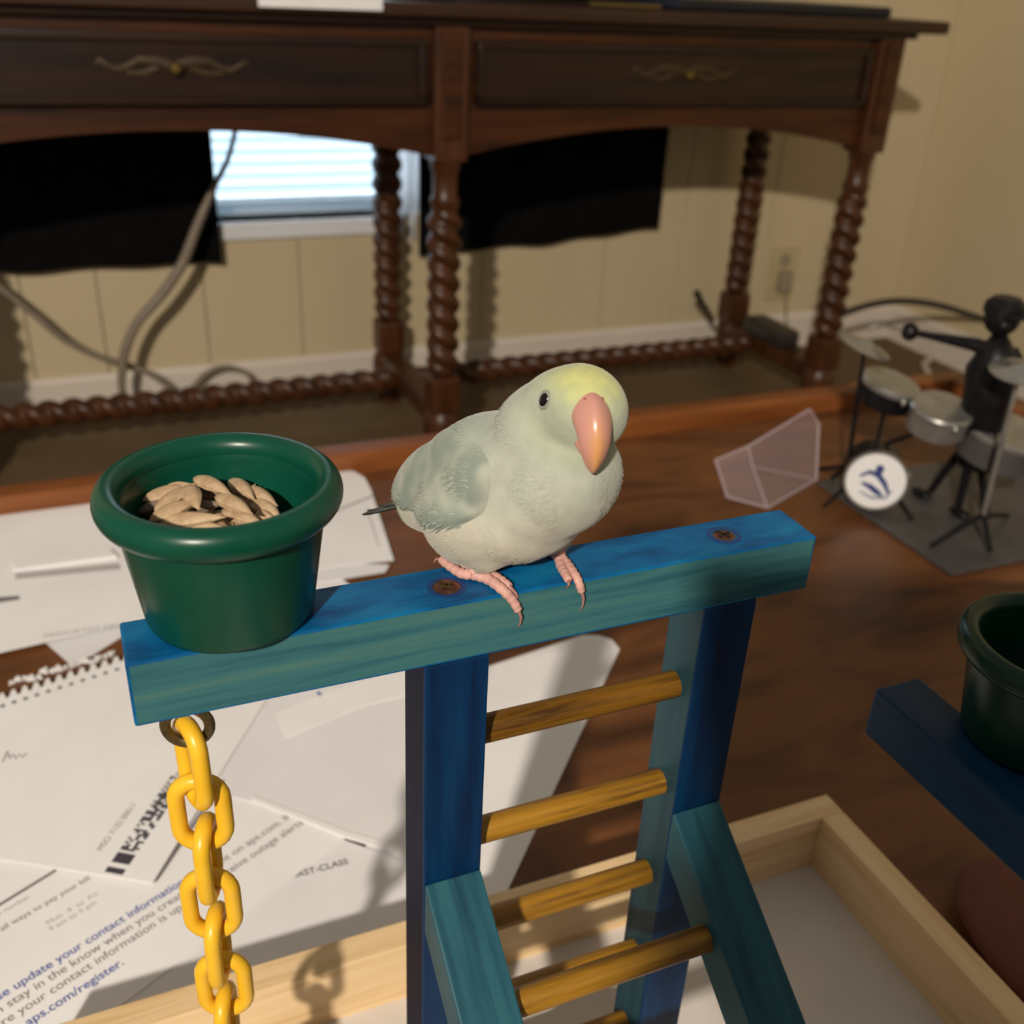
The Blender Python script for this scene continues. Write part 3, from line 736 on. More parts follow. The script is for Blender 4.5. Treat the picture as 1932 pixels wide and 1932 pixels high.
# cups
def cup(x, y, z, label, name='food_cup', m='cup', s=1.0):
    c = empty(name, (x, y, z), label, 'cup', 'green plastic feeding cups')
    rim_r, rim_z, t = 0.0316 * s, 0.0405 * s, 0.0036 * s
    rb_, rt = 0.0246 * s, 0.0292 * s
    body = [(0, 0.0002), (rb_ - 0.003, 0.0002), (rb_ - 0.0008, 0.0008), (rb_, 0.0025), (rt, 0.0345 * s), (rt + 0.0002, 0.036 * s)]
    inner = [(rt + 0.0001, 0.0432 * s), (rt - 0.0012, 0.0428 * s), (rt - 0.0026, 0.0405 * s), (rt - 0.0030, 0.036 * s), (rb_ - 0.0018, 0.004), (rb_ - 0.004, 0.0022), (0, 0.002)]
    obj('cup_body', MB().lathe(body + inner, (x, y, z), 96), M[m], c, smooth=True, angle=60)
    rim = [(rim_r - 0.0012 + 0.0040 * math.cos(a), rim_z - 0.0010 + 0.0049 * math.sin(a)) for a in np.linspace(0, 2 * PI, 25)[:-1]]
    obj('rolled_rim', MB().lathe(rim, (x, y, z), 96, closed=True), M[m], c, smooth=True, angle=80)
    return c
CUX, CUY = 0.0284, 0.2672
cup(CUX, CUY, BZ1, 'green plastic cup of seeds on the left end of the blue bar')
cup(0.3015, 0.1950, SZ1, 'empty green cup on the side bar at the right edge', m='cup_shaded')
# seeds
def seed_mb(L, W, T):
    mb = MB(); n, k = 14, 14; vs, fs = [], []
    for i in range(k + 1):
        u = i / k
        r = (math.sin(PI * u ** 0.72) ** 0.95) if 0 < u < 1 else 0.03
        for j in range(n):
            q = 2 * PI * j / n
            rd = 1 + 0.06 * math.cos(5 * q)
            vs.append((L * (u - 0.5), W * 0.5 * r * math.cos(q) * rd, T * 0.5 * r * math.sin(q) * rd + 0.0004 * math.sin(u * 3)))
    for i in range(k):
        for j in range(n):
            fs.append((i * n + j, i * n + (j + 1) % n, (i + 1) * n + (j + 1) % n, (i + 1) * n + j))
    fs.append(tuple(range(n - 1, -1, -1))); fs.append(tuple(k * n + j for j in range(n)))
    return mb.add(vs, fs)
# (pixel a, pixel b, height above bar, label, grey)
SEEDS = [
 ((262, 938), (352, 912), 0.0270, 'pale seed at the far left of the pile, pointing left', 0),
 ((284, 972), (382, 904), 0.0290, 'long slim seed leaning right, left of the pile centre', 0),
 ((356, 896), (448, 938), 0.0300, 'broad seed on top at the back of the pile', 0),
 ((445, 914), (538, 962), 0.0270, 'slim seed at the far right edge against the cup wall', 0),
 ((398, 930), (488, 976), 0.0292, 'broad seed sloping right across the pile middle', 0),
 ((288, 980), (374, 944), 0.0282, 'plump seed lying in front of the slim left seed', 0),
 ((300, 986), (425, 976), 0.0272, 'long seed along the front edge of the pile', 0),
 ((418, 962), (500, 992), 0.0268, 'seed at front right of the pile, dark hollow beside it', 0),
 ((470, 940), (532, 978), 0.0262, 'greyish seed under the far right slim seed', 0),
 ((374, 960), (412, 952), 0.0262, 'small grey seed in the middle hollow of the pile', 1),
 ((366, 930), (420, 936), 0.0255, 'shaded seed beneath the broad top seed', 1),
 ((352, 918), (376, 962), 0.0305, 'short tilted seed resting on top just left of the pile centre', 0),
 ((436, 906), (478, 940), 0.0280, 'seed lying behind, right of the broad top seed', 0),
 ((312, 924), (372, 918), 0.0272, 'seed tucked behind the two left slim seeds', 0),
 ((486, 970), (520, 984), 0.0258, 'small seed low at the right front of the pile', 0),
 ((330, 996), (420, 996), 0.0250, 'seed half hidden behind the front rim of the cup', 0),
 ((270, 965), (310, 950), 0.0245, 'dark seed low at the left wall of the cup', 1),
]
for pa, pbx, hz, lab, g in SEEDS:
    hz += 0.0065 if (pa[0] + pbx[0]) / 2 < 450 else 0.0045
    A = at(*pa, z=BZ1 + hz - 0.0008); Bp = at(*pbx, z=BZ1 + hz + 0.0008)
    d = Bp - A
    L = min(max(d.length * 1.15, 0.0095), 0.0190)
    mb = seed_mb(L, L * 0.36 if L < 0.0150 else 0.0056, 0.0034)
    xax = d.normalized(); zax = (Vector((0.1 * random.uniform(-3, 3), -0.3, 1)) ); yax = zax.cross(xax).normalized(); zax = xax.cross(yax)
    R3 = Matrix((xax, yax, zax)).transposed()
    c = (A + Bp) / 2
    for _ in range(40):      # keep both tips inside the cup wall
        far = max((Vector((c.x + xax.x * L * 0.5 * e - CUX, c.y + xax.y * L * 0.5 * e - CUY, 0)).length for e in (-1, 1)))
        if far < 0.0262: break
        c = c + (Vector((CUX, CUY, c.z)) - c) * 0.06
    mb.v = [R3 @ v for v in mb.v]
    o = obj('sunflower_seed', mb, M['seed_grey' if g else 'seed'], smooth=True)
    o.location = c
    tag(o, lab, 'seed', 'sunflower seeds in the green cup')
# bed of lower seeds filling the cup bottom
bed = MB(); rb2 = random.Random(5)
for i in range(110):
    a = rb2.uniform(0, 2 * PI); r = 0.0225 * math.sqrt(rb2.random()); zb = rb2.uniform(0.014, 0.0300)
    s_ = seed_mb(0.013, 0.0058, 0.0036)
    R3 = Matrix.Rotation(rb2.uniform(0, 6), 3, 'Z') @ Matrix.Rotation(rb2.uniform(-0.4, 0.4), 3, 'Y')
    r *= 0.80
    bed.add([R3 @ v + Vector((CUX + r * math.cos(a), CUY + r * math.sin(a), BZ1 + zb)) for v in s_.v], s_.f)
tag(obj('seed_bed', bed, M['seed'], smooth=True), 'lower layer of shaded seeds filling the green cup', 'seeds', kind='stuff')

# chain
ch = empty('plastic_chain', (0.0112, 0.2597, 0.597), 'bright yellow plastic chain hanging from the eye hook of the bar', 'chain')
def link_mb(c, wdir, Lh, Wh, r, tilt=0.0):
    """stadium link: half length Lh along z, half width Wh along wdir (centre lines)"""
    pts = []
    st_ = Lh - Wh
    for q in np.linspace(0, PI, 12): pts.append((Wh * math.cos(q), st_ + Wh * math.sin(q)))
    for q in np.linspace(PI, 2 * PI, 12): pts.append((Wh * math.cos(q), -st_ + Wh * math.sin(q)))
    # squarer shoulders
    w3 = Vector(wdir).normalized(); n3 = w3.cross(Vector((0, 0, 1)))
    up = (Vector((0, 0, 1)) + w3 * tilt).normalized()
    return MB().tube([Vector(c) + w3 * a + up * b for a, b in pts], r, 12, closed=True)
flat = Vector((0.95, -0.31, 0)); edge = Vector((0.34, 0.94, 0)); edge0 = Vector((-0.28, 0.96, 0))
zc_ = 0.5880
for i in range(11):
    fl_ = i % 2 == 1
    c = (0.0114 + 0.0004 * (i % 3), 0.2597, zc_ - i * 0.0207)
    if c[2] < TF + 0.02: break
    obj('chain_link', link_mb(c, flat if fl_ else (edge0 if i == 0 else edge), 0.0142 if not fl_ else 0.0134, 0.0073 if fl_ else 0.0066, 0.0028, 0.0 if fl_ else 0.03), M['chain'], ch, smooth=True, angle=80)

# ================================================================== parrotlet
F3 = Vector((0.5, -0.8660, 0)); L3 = Vector((0.8660, 0.5, 0)); U3 = Vector((0, 0, 1))
BO = Vector((0.1215, 0.262, BZ1))
BM = Matrix((F3, L3, U3)).transposed() * 0.01          # bird frame (cm) -> room
def bw(f, l, u): return BO + BM @ Vector((f, l, u))
BI = BM.inverted()
ELL = [(-1.3, -0.05, 2.05, 2.33, 2.65, 2.18, 0.68), (1.21, 0.0, 3.6, 2.05, 1.99, 1.72, 0.86), (-2.76, 0.16, 2.24, 2.97, 2.03, 1.65, 0.69),
       (-1.14, -0.08, 3.58, 2.51, 1.75, 1.57, 0.31), (0.3, 0.36, 4.94, 1.83, 1.86, 1.46, 0.98), (1.71, 0.08, 6.07, 1.46, 1.28, 1.36, -0.16),
       (0.5, 0.11, 2.59, 1.53, 1.89, 1.89, -0.26), (0.89, 0.07, 5.98, 1.63, 1.21, 1.07, 0.71),
       (-0.35, 0.0, 3.75, 1.9, 2.02, 1.45, 0.5), (0.62, 0.05, 2.9, 1.85, 2.15, 1.6, 0.5), (-1.7, 0.0, 2.6, 2.4, 2.12, 1.6, 0.6), (-0.85, -0.25, 3.35, 2.0, 2.12, 1.45, 0.6), (-0.1, -0.1, 2.2, 1.9, 2.2, 1.7, 0.4)]
bird = empty('parrotlet', BO, 'pale blue-green parrotlet with yellow crown and pink beak on the blue bar', 'bird')
bmb = MB()
for f, l, u, rf, rl, ru, p in ELL:
    Mr = Matrix(((math.cos(p), 0, -math.sin(p)), (0, 1, 0), (math.sin(p), 0, math.cos(p))))
    t = MB().ell((0, 0, 0), (rf, rl, ru), 40, 28, Mr)
    bmb.add([bw(f + v.x, l + v.y, u + v.z) for v in t.v], t.f)
# thighs
for pt, r in (((-0.55, -1.30, 0.85), (0.7, 0.65, 0.6)), ((0.45, 1.25, 0.95), (0.6, 0.6, 0.6))):
    t = MB().ell((0, 0, 0), r, 24, 16)
    bmb.add([bw(pt[0] + v.x, pt[1] + v.y, pt[2] + v.z) for v in t.v], t.f)
tmp = obj('body', bmb, M['plumage'], bird)
md = tmp.modifiers.new('r', 'REMESH'); md.mode = 'VOXEL'; md.voxel_size = 0.00075
ms = tmp.modifiers.new('s', 'SMOOTH'); ms.factor = 0.6; ms.iterations = 60
dg = bpy.context.evaluated_depsgraph_get(); dg.update()
me = bpy.data.meshes.new_from_object(tmp.evaluated_get(dg))
tmp.modifiers.clear()
old = tmp.data
tmp.data = me
bpy.data.meshes.remove(old)
body = tmp
if not me.materials: me.materials.append(M['plumage'])
HC = Vector((1.71, 0.08, 6.07))
HAZ = math.radians(-42)
EYE_A = math.radians(76)
HF = Vector((math.cos(HAZ), math.sin(HAZ), 0)); HS = Vector((-math.sin(HAZ), math.cos(HAZ), 0))   # face forward / bird's left
WPOLY = [(-5.0, 2.0), (-4.3, 1.55), (-3.0, 1.68), (-1.9, 1.92), (-0.7, 2.3), (0.05, 2.85), (0.3, 3.6), (0.15, 4.3), (-0.6, 4.9), (-1.8, 5.0), (-2.8, 4.6), (-4.0, 3.7), (-4.9, 2.7)]
def sdpoly(x, y, P):
    best = 1e9; ins = False; n = len(P)
    for i in range(n):
        x1, y1 = P[i]; x2, y2 = P[(i + 1) % n]
        dx, dy = x2 - x1, y2 - y1
        t = max(0, min(1, ((x - x1) * dx + (y - y1) * dy) / (dx * dx + dy * dy)))
        best = min(best, math.hypot(x - x1 - t * dx, y - y1 - t * dy))
        if (y1 > y) != (y2 > y) and x < (x2 - x1) * (y - y1) / (y2 - y1) + x1: ins = not ins
    return -best if ins else best
def sstep(a, b, x):
    t = max(0, min(1, (x - a) / (b - a))); return t * t * (3 - 2 * t)
def mixc(a, b, t): return tuple(a[i] * (1 - t) + b[i] * t for i in range(3))
C_BODY = lin(176, 181, 168)[:3]; C_BELLY = lin(196, 193, 176)[:3]; C_CROWN = lin(196, 198, 130)[:3]; C_CROWN2 = lin(182, 190, 150)[:3]
C_WING = lin(140, 153, 142)[:3]; C_WING2 = lin(176, 182, 168)[:3]; C_BACK = lin(166, 177, 165)[:3]; C_FACE = lin(170, 180, 156)[:3]; C_GREEN = lin(168, 186, 160)[:3]
def bird_col(p):
    """feather colour at a point of the bird frame (cm)"""
    f, l, u = p
    n1 = noise.noise(Vector((f * 0.9, l * 0.9, u * 0.9))); n2 = noise.noise(Vector((f * 2.6, l * 2.6, u * 2.6 + 7)))
    c = mixc(C_BELLY, C_BODY, sstep(1.6, 4.2, u + 0.6 * n1))
    c = mixc(c, C_BACK, sstep(0.2, -2.2, f + 0.4 * n2) * sstep(2.6, 3.8, u))
    d = Vector(p) - HC
    h = sstep(2.3, 1.5, d.length)
    c = mixc(c, C_FACE, h * 0.8)
    fw = d.dot(HF); up = d.z
    cr = sstep(0.30, 1.05, up + 0.22 * fw + 0.12 * n2) * h
    c = mixc(c, C_CROWN2, cr)
    c = mixc(c, C_CROWN, sstep(0.75, 1.45, up + 0.30 * fw + 0.20 * n2) * sstep(-1.0, 0.4, fw + 0.2 * n2) * h)
    c = mixc(c, C_GREEN, sstep(-3.4, -4.6, f) * 0.8)
    k = 0.87 * (1 + 0.09 * n1 + 0.09 * n2)
    return tuple(max(0, x * k) for x in c) + (1.0,)
def wing_col(p):
    f, l, u = p
    n1 = noise.noise(Vector((f * 1.1 + 3, u * 1.1, 1.0))); n2 = noise.noise(Vector((f * 2.2, u * 2.2, 4.0)))
    c = mixc(C_WING, C_WING2, sstep(-0.25, 0.95, 0.8 * n1 + 0.4 * n2 + 0.7 * math.exp(-((f + 1.9) ** 2 + (u - 3.0) ** 2) / 0.8)))
    c = mixc(c, bird_col(p)[:3], max(sstep(-0.55, 0.2, f + 0.22 * n2), sstep(4.2, 4.9, u)))
    t_ = max(sstep(-0.55, 0.2, f + 0.22 * n2), sstep(4.2, 4.9, u)); k_ = 0.80 * (1 - t_) + t_
    return tuple(x * (1 + 0.07 * n2) * k_ for x in c) + (1.0,)
def paint(me, fn, off):
    a = me.color_attributes.new('plumage', 'FLOAT_COLOR', 'POINT')
    for i, v in enumerate(me.vertices):
        p = BI @ (v.co + off - BO)
        a.data[i].color = fn(p)
paint(me, bird_col, Vector(bird.location))
for p in me.polygons: p.use_smooth = True
# wings: folded shells hugging the body on both sides
bmw = bmesh.new(); bmw.from_mesh(me)
bmw.normal_update()
loc = {}
for v in bmw.verts: loc[v.index] = (BI @ v.co, v.normal.copy())
for side in (-1, 1):
    vid = {}; vs = []; fs = []; cols = []
    for fc in bmw.faces:
        ok = True
        for v in fc.verts:
            p, n = loc[v.index]
            if side * p.y < 0.15 or sdpoly(p.x, p.z, WPOLY) > 0.12 or (n.dot(L3) * side < -0.15): ok = False; break
        if ok:
            r = []
            for v in fc.verts:
                if v.index not in vid:
                    p, n = loc[v.index]
                    s_ = -sdpoly(p.x, p.z, WPOLY) - 0.0
                    e = sstep(-0.12, 0.26, s_) * sstep(0.15, 0.8, side * p.y) * sstep(0.35, -0.35, p.x) * sstep(5.0, 3.9, p.z)
                    vid[v.index] = len(vs)
                    vs.append(BO + v.co + n * (-0.0007 + 0.0021 * e)); cols.append(wing_col(p))
                r.append(vid[v.index])
            fs.append(tuple(r))
    wm = bpy.data.meshes.new('wing'); wm.from_pydata([v - BO for v in vs], [], fs)
    wm.materials.append(M['plumage'])
    ca = wm.color_attributes.new('plumage', 'FLOAT_COLOR', 'POINT')
    for i, c in enumerate(cols): ca.data[i].color = c
    for p in wm.polygons: p.use_smooth = True
    wo = bpy.data.objects.new('wing', wm); COL.objects.link(wo); wo.parent = bird
    if side == -1: wing_r = wo
    # flight feathers along the lower wing edge
# plumage tufts: small overlapping feather blades over the body
def blade(p, d, n, Ln, Wd, lift=0.12):
    """leaf-shaped vane from p along d, lying on the surface with normal n"""
    s = d.cross(n).normalized()
    vs = []
    prof = [(0, 0.35), (0.3, 0.9), (0.6, 1.0), (0.85, 0.7), (1.0, 0.12)]
    for t, wd in prof:
        c = p + d * (Ln * t) + n * (Ln * (0.02 + lift * t * (1 - 0.45 * t)))
        for k in (-1, 0, 1): vs.append(c + s * (Wd * 0.5 * wd * k) - n * (abs(k) * Wd * 0.12 * wd))
    fs = []
    for i in range(4):
        for k in (0, 1): fs.append((i * 3 + k, i * 3 + k + 1, i * 3 + k + 4, i * 3 + k + 3))
    return vs, fs
rf_ = random.Random(11)
bverts = [v for v in bmw.verts]
def flow(p, n):
    d = Vector(p) - HC
    if d.length < 1.9: dirl = (d.normalized() - HF * 0.9 + Vector((-0.2, 0, -0.25)))
    else: dirl = Vector((-1.0, 0.12 * (1 if p.y > 0 else -1), -0.55))
    g = (F3 * dirl.x + L3 * dirl.y + U3 * dirl.z)
    g = g - n * g.dot(n)
    return g.normalized() if g.length > 1e-4 else n.orthogonal()
fv, ff, fcol, fnor = [], [], [], []
def barb(p, d, n, Ln, Wd, lift):
    s_ = d.cross(n).normalized(); vs = []
    for t, wd in ((0, 0.6), (0.4, 1.0), (0.75, 0.7), (1.0, 0.05)):
        c_ = p + d * (Ln * t) + n * (Ln * lift * t * (1.5 - t))
        vs += [c_ - s_ * (Wd * 0.5 * wd), c_ + s_ * (Wd * 0.5 * wd)]
    return vs, [(0, 1, 3, 2), (2, 3, 5, 4), (4, 5, 7, 6)]
for v in bverts:
    p, n = loc[v.index]
    q = p - HC
    hd = sstep(2.4, 1.4, q.length)
    for rep in range(2):
        if rf_.random() > 0.55: continue
        if p.z < 0.5: continue
        if q.dot(HF) > 0.85 and abs(q.dot(HS)) < 0.6 and q.z < 0.85: continue
        da = abs(math.atan2(q.dot(HS), q.dot(HF)))
        if q.length < 1.9 and abs(da - EYE_A) < 0.24 and abs(q.z - 0.5) < 0.30: continue
        inwing = abs(p.y) > 0.4 and sdpoly(p.x, p.z, WPOLY) < -0.02
        g = flow(p, n)
        g = (g + n.cross(g) * rf_.uniform(-0.30, 0.30)).normalized()
        Ln = (0.0042 * (1 - hd) + 0.0022 * hd) * rf_.uniform(0.7, 1.3)
        base = BO + v.co - n * 0.0003 + g * rf_.uniform(-0.0006, 0.0006) + n.cross(g) * rf_.uniform(-0.0004, 0.0004)
        c = bird_col(p); k = rf_.uniform(0.95, 1.05); lf = rf_.uniform(0.0, 0.05)
        if inwing and True:
            base = base + n * (0.0013 * sstep(0.02, 0.26, -sdpoly(p.x, p.z, WPOLY)) * sstep(0.15, 0.8, abs(p.y)) * sstep(0.35, -0.35, p.x) * sstep(5.0, 3.9, p.z)); c = wing_col(p); lf *= 0.6; Ln *= 1.2
        a, b = barb(base, g, n, Ln, rf_.uniform(0.0003, 0.0006), lf)
        o_ = len(fv); fv += a; ff += [tuple(i + o_ for i in f_) for f_ in b]; fcol += [tuple(x * k for x in c[:3]) + (1,)] * len(a); fnor += [n] * len(a)
for v in bverts:
    p, n = loc[v.index]
    if abs(p.y) < 0.4 or math.hypot(p.x + 1.7, p.z - 3.2) > 0.95 or rf_.random() > 0.10: continue
    g = (F3 * -0.75 + U3 * -0.66); g = g - n * g.dot(n); g = (g.normalized() + n.cross(g) * rf_.uniform(-0.45, 0.45)).normalized()
    a, b = barb(BO + v.co + n * 0.0010, g, n, rf_.uniform(0.003, 0.0055), rf_.uniform(0.0003, 0.0007), rf_.uniform(0.02, 0.05))
    kq = rf_.uniform(0.84, 0.98); c = tuple(x * kq for x in C_WING2)
    o_ = len(fv); fv += a; ff += [tuple(i + o_ for i in f_) for f_ in b]; fcol += [c + (1,)] * len(a); fnor += [n] * len(a)
fm = bpy.data.meshes.new('feather_tufts'); fm.from_pydata([v - BO for v in fv], [], ff)
fm.materials.append(M['feather'])
ca = fm.color_attributes.new('plumage', 'FLOAT_COLOR', 'POINT')
for i, c in enumerate(fcol): ca.data[i].color = c
for p in fm.polygons: p.use_smooth = True
fm.normals_split_custom_set_from_vertices([tuple(n) for n in fnor])
fo = bpy.data.objects.new('feather_tufts', fm); COL.objects.link(fo); fo.parent = bird; fo['kind'] = 'stuff'
# wing coverts and flight feathers, one by one
from mathutils.bvhtree import BVHTree
tree = BVHTree.FromBMesh(bmw)
def onbody(f, u, side):
    o = BM @ Vector((f, side * 4.5, u)); d = -(L3 * side)
    h = tree.ray_cast(o, d)
    return (h[0], h[1]) if h[0] is not None else (None, None)
bmw.free()
# tail feathers
tail = None
for k, (sw, ln, cc) in enumerate(((0.0, 2.6, 70), (-0.28, 2.4, 88), (0.25, 2.5, 96), (-0.5, 2.1, 120), (0.5, 2.0, 110))):
    p0 = Vector((-4.5, -0.25 + sw * 0.4, 0.95)); d = Vector((-0.84, -0.12 + sw * 0.12, -0.42)).normalized(); n = Vector((-0.42, 0, 0.9)).normalized()
    s = d.cross(n).normalized()
    vs, fs = [], []
    for t, wd in ((0, 0.18), (0.4, 0.26), (0.75, 0.24), (0.92, 0.14), (1.0, 0.02)):
        for j in (-1, 0, 1): vs.append(bw(*(p0 + d * (ln * t) + s * (wd * j) + n * (0.03 * k - 0.05 * abs(j)))))
    for i in range(4):
        for j in (0, 1): fs.append((i * 3 + j, i * 3 + j + 1, i * 3 + j + 4, i * 3 + j + 3))
    mm = bpy.data.meshes.new('tail_feather'); mm.from_pydata([v - BO for v in vs], [], fs); mm.materials.append(M['feather'])
    ca = mm.color_attributes.new('plumage', 'FLOAT_COLOR', 'POINT')
    for i in range(len(vs)):
        t = (i // 3) / 4; c = mixc(lin(150, 158, 146)[:3], lin(cc, cc, cc - 4)[:3], sstep(0.2, 0.8, t)); ca.data[i].color = c + (1,)
    to = bpy.data.objects.new('tail_feather', mm); COL.objects.link(to); to.parent = bird
    to['label'] = 'dark grey tail feather'
# beak
def hw(h, s, u): q = HC + HF * h + HS * s + Vector((0, 0, u)); return bw(*q)
def horn(secs, name, colf, n=28):
    vs, fs, cs = [], [], []
    k = len(secs)
    for i, (h, u, ww, tt, ang) in enumerate(secs):
        # section plane spanned by side axis and a direction tilted by ang in the (h,u) plane
        ca_, sa_ = math.cos(ang), math.sin(ang)
        for j in range(n):
            q = 2 * PI * j / n
            x = math.cos(q); y = math.sin(q)
            keel = 1 + 0.12 * max(0, y) ** 6 * (1 if i > 0 else 0)
            a = tt * y * keel
            vs.append(hw(h + a * ca_, ww * x * (1 - 0.15 * max(0, y)), u + a * sa_)); cs.append(colf(i / (k - 1), q))
    for i in range(k - 1):
        for j in range(n): fs.append((i * n + j, i * n + (j + 1) % n, (i + 1) * n + (j + 1) % n, (i + 1) * n + j))
    fs.append(tuple((k - 1) * n + j for j in range(n)))
    mm = bpy.data.meshes.new(name); mm.from_pydata([v - BO for v in vs], [], fs); mm.materials.append(M['beak'])
    a = mm.color_attributes.new('plumage', 'FLOAT_COLOR', 'POINT')
    for i, c in enumerate(cs): a.data[i].color = tuple(c[:3]) + (1,)
    for p in mm.polygons: p.use_smooth = True
    o = bpy.data.objects.new(name, mm); COL.objects.link(o); o.parent = bird
    s_ = o.modifiers.new('sub', 'SUBSURF'); s_.levels = 1; s_.render_levels = 2
    return o
C_P = lin(190, 138, 126)[:3]; C_O = lin(206, 150, 94)[:3]; C_D = lin(176, 124, 104)[:3]
def beakcol(t, q):
    ridge = max(0, math.sin(q)) ** 5
    c = mixc(C_P, C_O, max(ridge * sstep(0.25, 0.6, t), 0.6 * sstep(0.6, 1.0, t)))
    return mixc(c, C_D, (1 - ridge) * sstep(0.55, 0.9, t) * 0.5)
R_ = math.radians
bk = horn([(0.70, 0.30, 0.62, 0.60, R_(92)), (1.05, 0.30, 0.60, 0.58, R_(84)), (1.36, 0.14, 0.56, 0.52, R_(62)), (1.58, -0.12, 0.50, 0.45, R_(42)), (1.70, -0.44, 0.45, 0.36, R_(22)),
           (1.74, -0.78, 0.35, 0.27, R_(8)), (1.72, -1.08, 0.20, 0.16, R_(0)), (1.68, -1.28, 0.05, 0.05, R_(-6))], 'upper_beak', beakcol)
horn([(0.75, -0.45, 0.50, 0.30, R_(100)), (1.10, -0.55, 0.44, 0.30, R_(80)), (1.36, -0.72, 0.36, 0.24, R_(50)), (1.50, -0.92, 0.22, 0.16, R_(30)), (1.53, -1.05, 0.06, 0.05, R_(20))], 'lower_beak',
     lambda t, q: mixc(C_P, C_D, 0.55))
for s in (-1, 1):
    h = hw(1.16, 0.26 * s, 0.80)
    obj('nostril', MB().ell(h, (0.00035, 0.00035, 0.0003), 10, 6), M['nostril'], bk, smooth=True)
# eyes
for s in (-1, 1):
    az = HAZ + s * (EYE_A if s < 0 else EYE_A + 0.25)
    dv = Vector((math.cos(az), math.sin(az), 0.36)).normalized()
    o = BM @ (HC + dv * 3.0); dr_ = -(F3 * dv.x + L3 * dv.y + U3 * dv.z)
    h = tree.ray_cast(o, dr_) if False else None
    # walk in from outside to the head surface
    bt = BVHTree.FromPolygons([v.co for v in me.vertices], [tuple(p.vertices) for p in me.polygons])
    hit = bt.ray_cast(o, dr_)
    c = BO + hit[0]; n = hit[1]
    tng = n.orthogonal().normalized()
    zu = (U3 - n * U3.dot(n)).normalized(); xs = zu.cross(n)
    Rm = Matrix((xs, zu, n)).transposed()
    ring = MB().lathe([(0.0016, 0.0003), (0.0021, 0.0005), (0.0026, -0.0002)], (0, 0, 0), 24)
    er = obj('eye', MB().ell(c - n * (0.0004 if s < 0 else 0.0010), (0.0019, 0.0026, 0.0012), 24, 16, Rm), M['eye'], bird, smooth=True)
    if s < 0: obj('eye_ring', MB().add([c + Rm @ Vector((v.x, v.y * 1.15, v.z)) for v in ring.v], ring.f), M['eyering'], er, smooth=True)
# legs and feet
def toe(name, pts, r0, r1, par):
    P = [Vector(p) for p in pts]; out, rs = [], []
    for i in range(len(P) - 1):
        p0, p1, p2, p3 = P[max(i - 1, 0)], P[i], P[i + 1], P[min(i + 2, len(P) - 1)]
        for s in range(7):
            t = s / 7
            out.append(0.5 * ((2 * p1) + (p2 - p0) * t + (2 * p0 - 5 * p1 + 4 * p2 - p3) * t * t + (3 * p1 - p0 - 3 * p2 + p3) * t ** 3))
    out.append(P[-1]); k = len(out)
    for i in range(k):
        u = i / (k - 1); rs.append((r0 + (r1 - r0) * u) * (1 + 0.09 * math.sin(i * 1.9)))
    rs[0] *= 0.8; rs[-1] *= 0.75
    return obj(name, MB().tube(out, rs, 14), M['foot'], par, smooth=True, angle=80)
def claw(pts, par, r=0.00075):
    P = [Vector(p) for p in pts]; k = len(P)
    return obj('claw', MB().tube(P, [r * (1 - 0.85 * i / (k - 1)) for i in range(k)], 10), M['claw'], par, smooth=True, angle=80)
zt = BZ1
def foot(ax, ay, toes, leg_top):
    c = Vector((ax, ay, zt + 0.0022))
    lg = obj('leg', MB().tube([leg_top, (Vector(leg_top) + c) / 2 + Vector((0, 0.0006, 0)), c], [0.0024, 0.0019, 0.0021], 14), M['foot'], bird, smooth=True, angle=80)
    for pts, r0, r1, cl in toes:
        toe('toe', [c] + pts, r0, r1, lg)
        claw(cl, lg)
def onb(px, py, dz): return at(px, py, z=zt + dz)
def onf(px, py, dy): return at(px, py, y=BY0 - dy)
r = 0.0017
# bird's right foot (left in the picture)
foot(*onb(893, 1084, 0.002).xy, [
    ([onb(920, 1092, r), onb(945, 1110, r * 1.0), onf(966, 1131, 0.0007), onf(978, 1152, 0.0016)], 0.0020, 0.0014, [onf(977, 1149, 0.0017), onf(983, 1163, 0.0018), onf(982, 1176, 0.0012), onf(977, 1183, 0.0006)]),
    ([onb(925, 1084, r), onb(948, 1096, r), onb(962, 1107, r * 0.9)], 0.0018, 0.0013, [onb(960, 1106, r), onf(974, 1120, 0.0010), onf(978, 1130, 0.0006)]),
    ([onb(872, 1082, r), onb(850, 1069, r), onb(832, 1055, r)], 0.0019, 0.0014, [onb(834, 1057, r), onb(823, 1054, 0.0012), onb(818, 1062, 0.0003)]),
    ([onb(885, 1072, r), onb(868, 1062, r), onb(856, 1052, r)], 0.0016, 0.0012, [onb(857, 1053, r), onb(850, 1046, 0.001), onb(846, 1046, 0.0003)])],
    bw(-0.62, -1.40, 0.75))
# bird's left foot
foot(*onb(1056, 1052, 0.002).xy, [
    ([onb(1068, 1062, r), onb(1080, 1078, r), onf(1091, 1096, 0.0010), onf(1097, 1116, 0.0016)], 0.0018, 0.0013, [onf(1096, 1112, 0.0017), onf(1101, 1128, 0.0018), onf(1100, 1142, 0.0013), onf(1094, 1153, 0.0006)]),
    ([onb(1058, 1066, r), onb(1066, 1082, r), onb(1073, 1095, r * 0.9)], 0.0019, 0.0013, [onb(1072, 1093, r), onf(1074, 1103, 0.0010), onf(1068, 1110, 0.0006)]),
    ([onb(1044, 1044, r), onb(1034, 1034, r)], 0.0017, 0.0013, [onb(1034, 1034, r), onb(1028, 1030, 0.001), onb(1024, 1029, 0.0003)]),
    ([onb(1060, 1042, r), onb(1056, 1034, r)], 0.0016, 0.0012, [onb(1056, 1034, r), onb(1053, 1029, 0.001), onb(1051, 1028, 0.0003)])],
    bw(0.50, 1.32, 0.85))

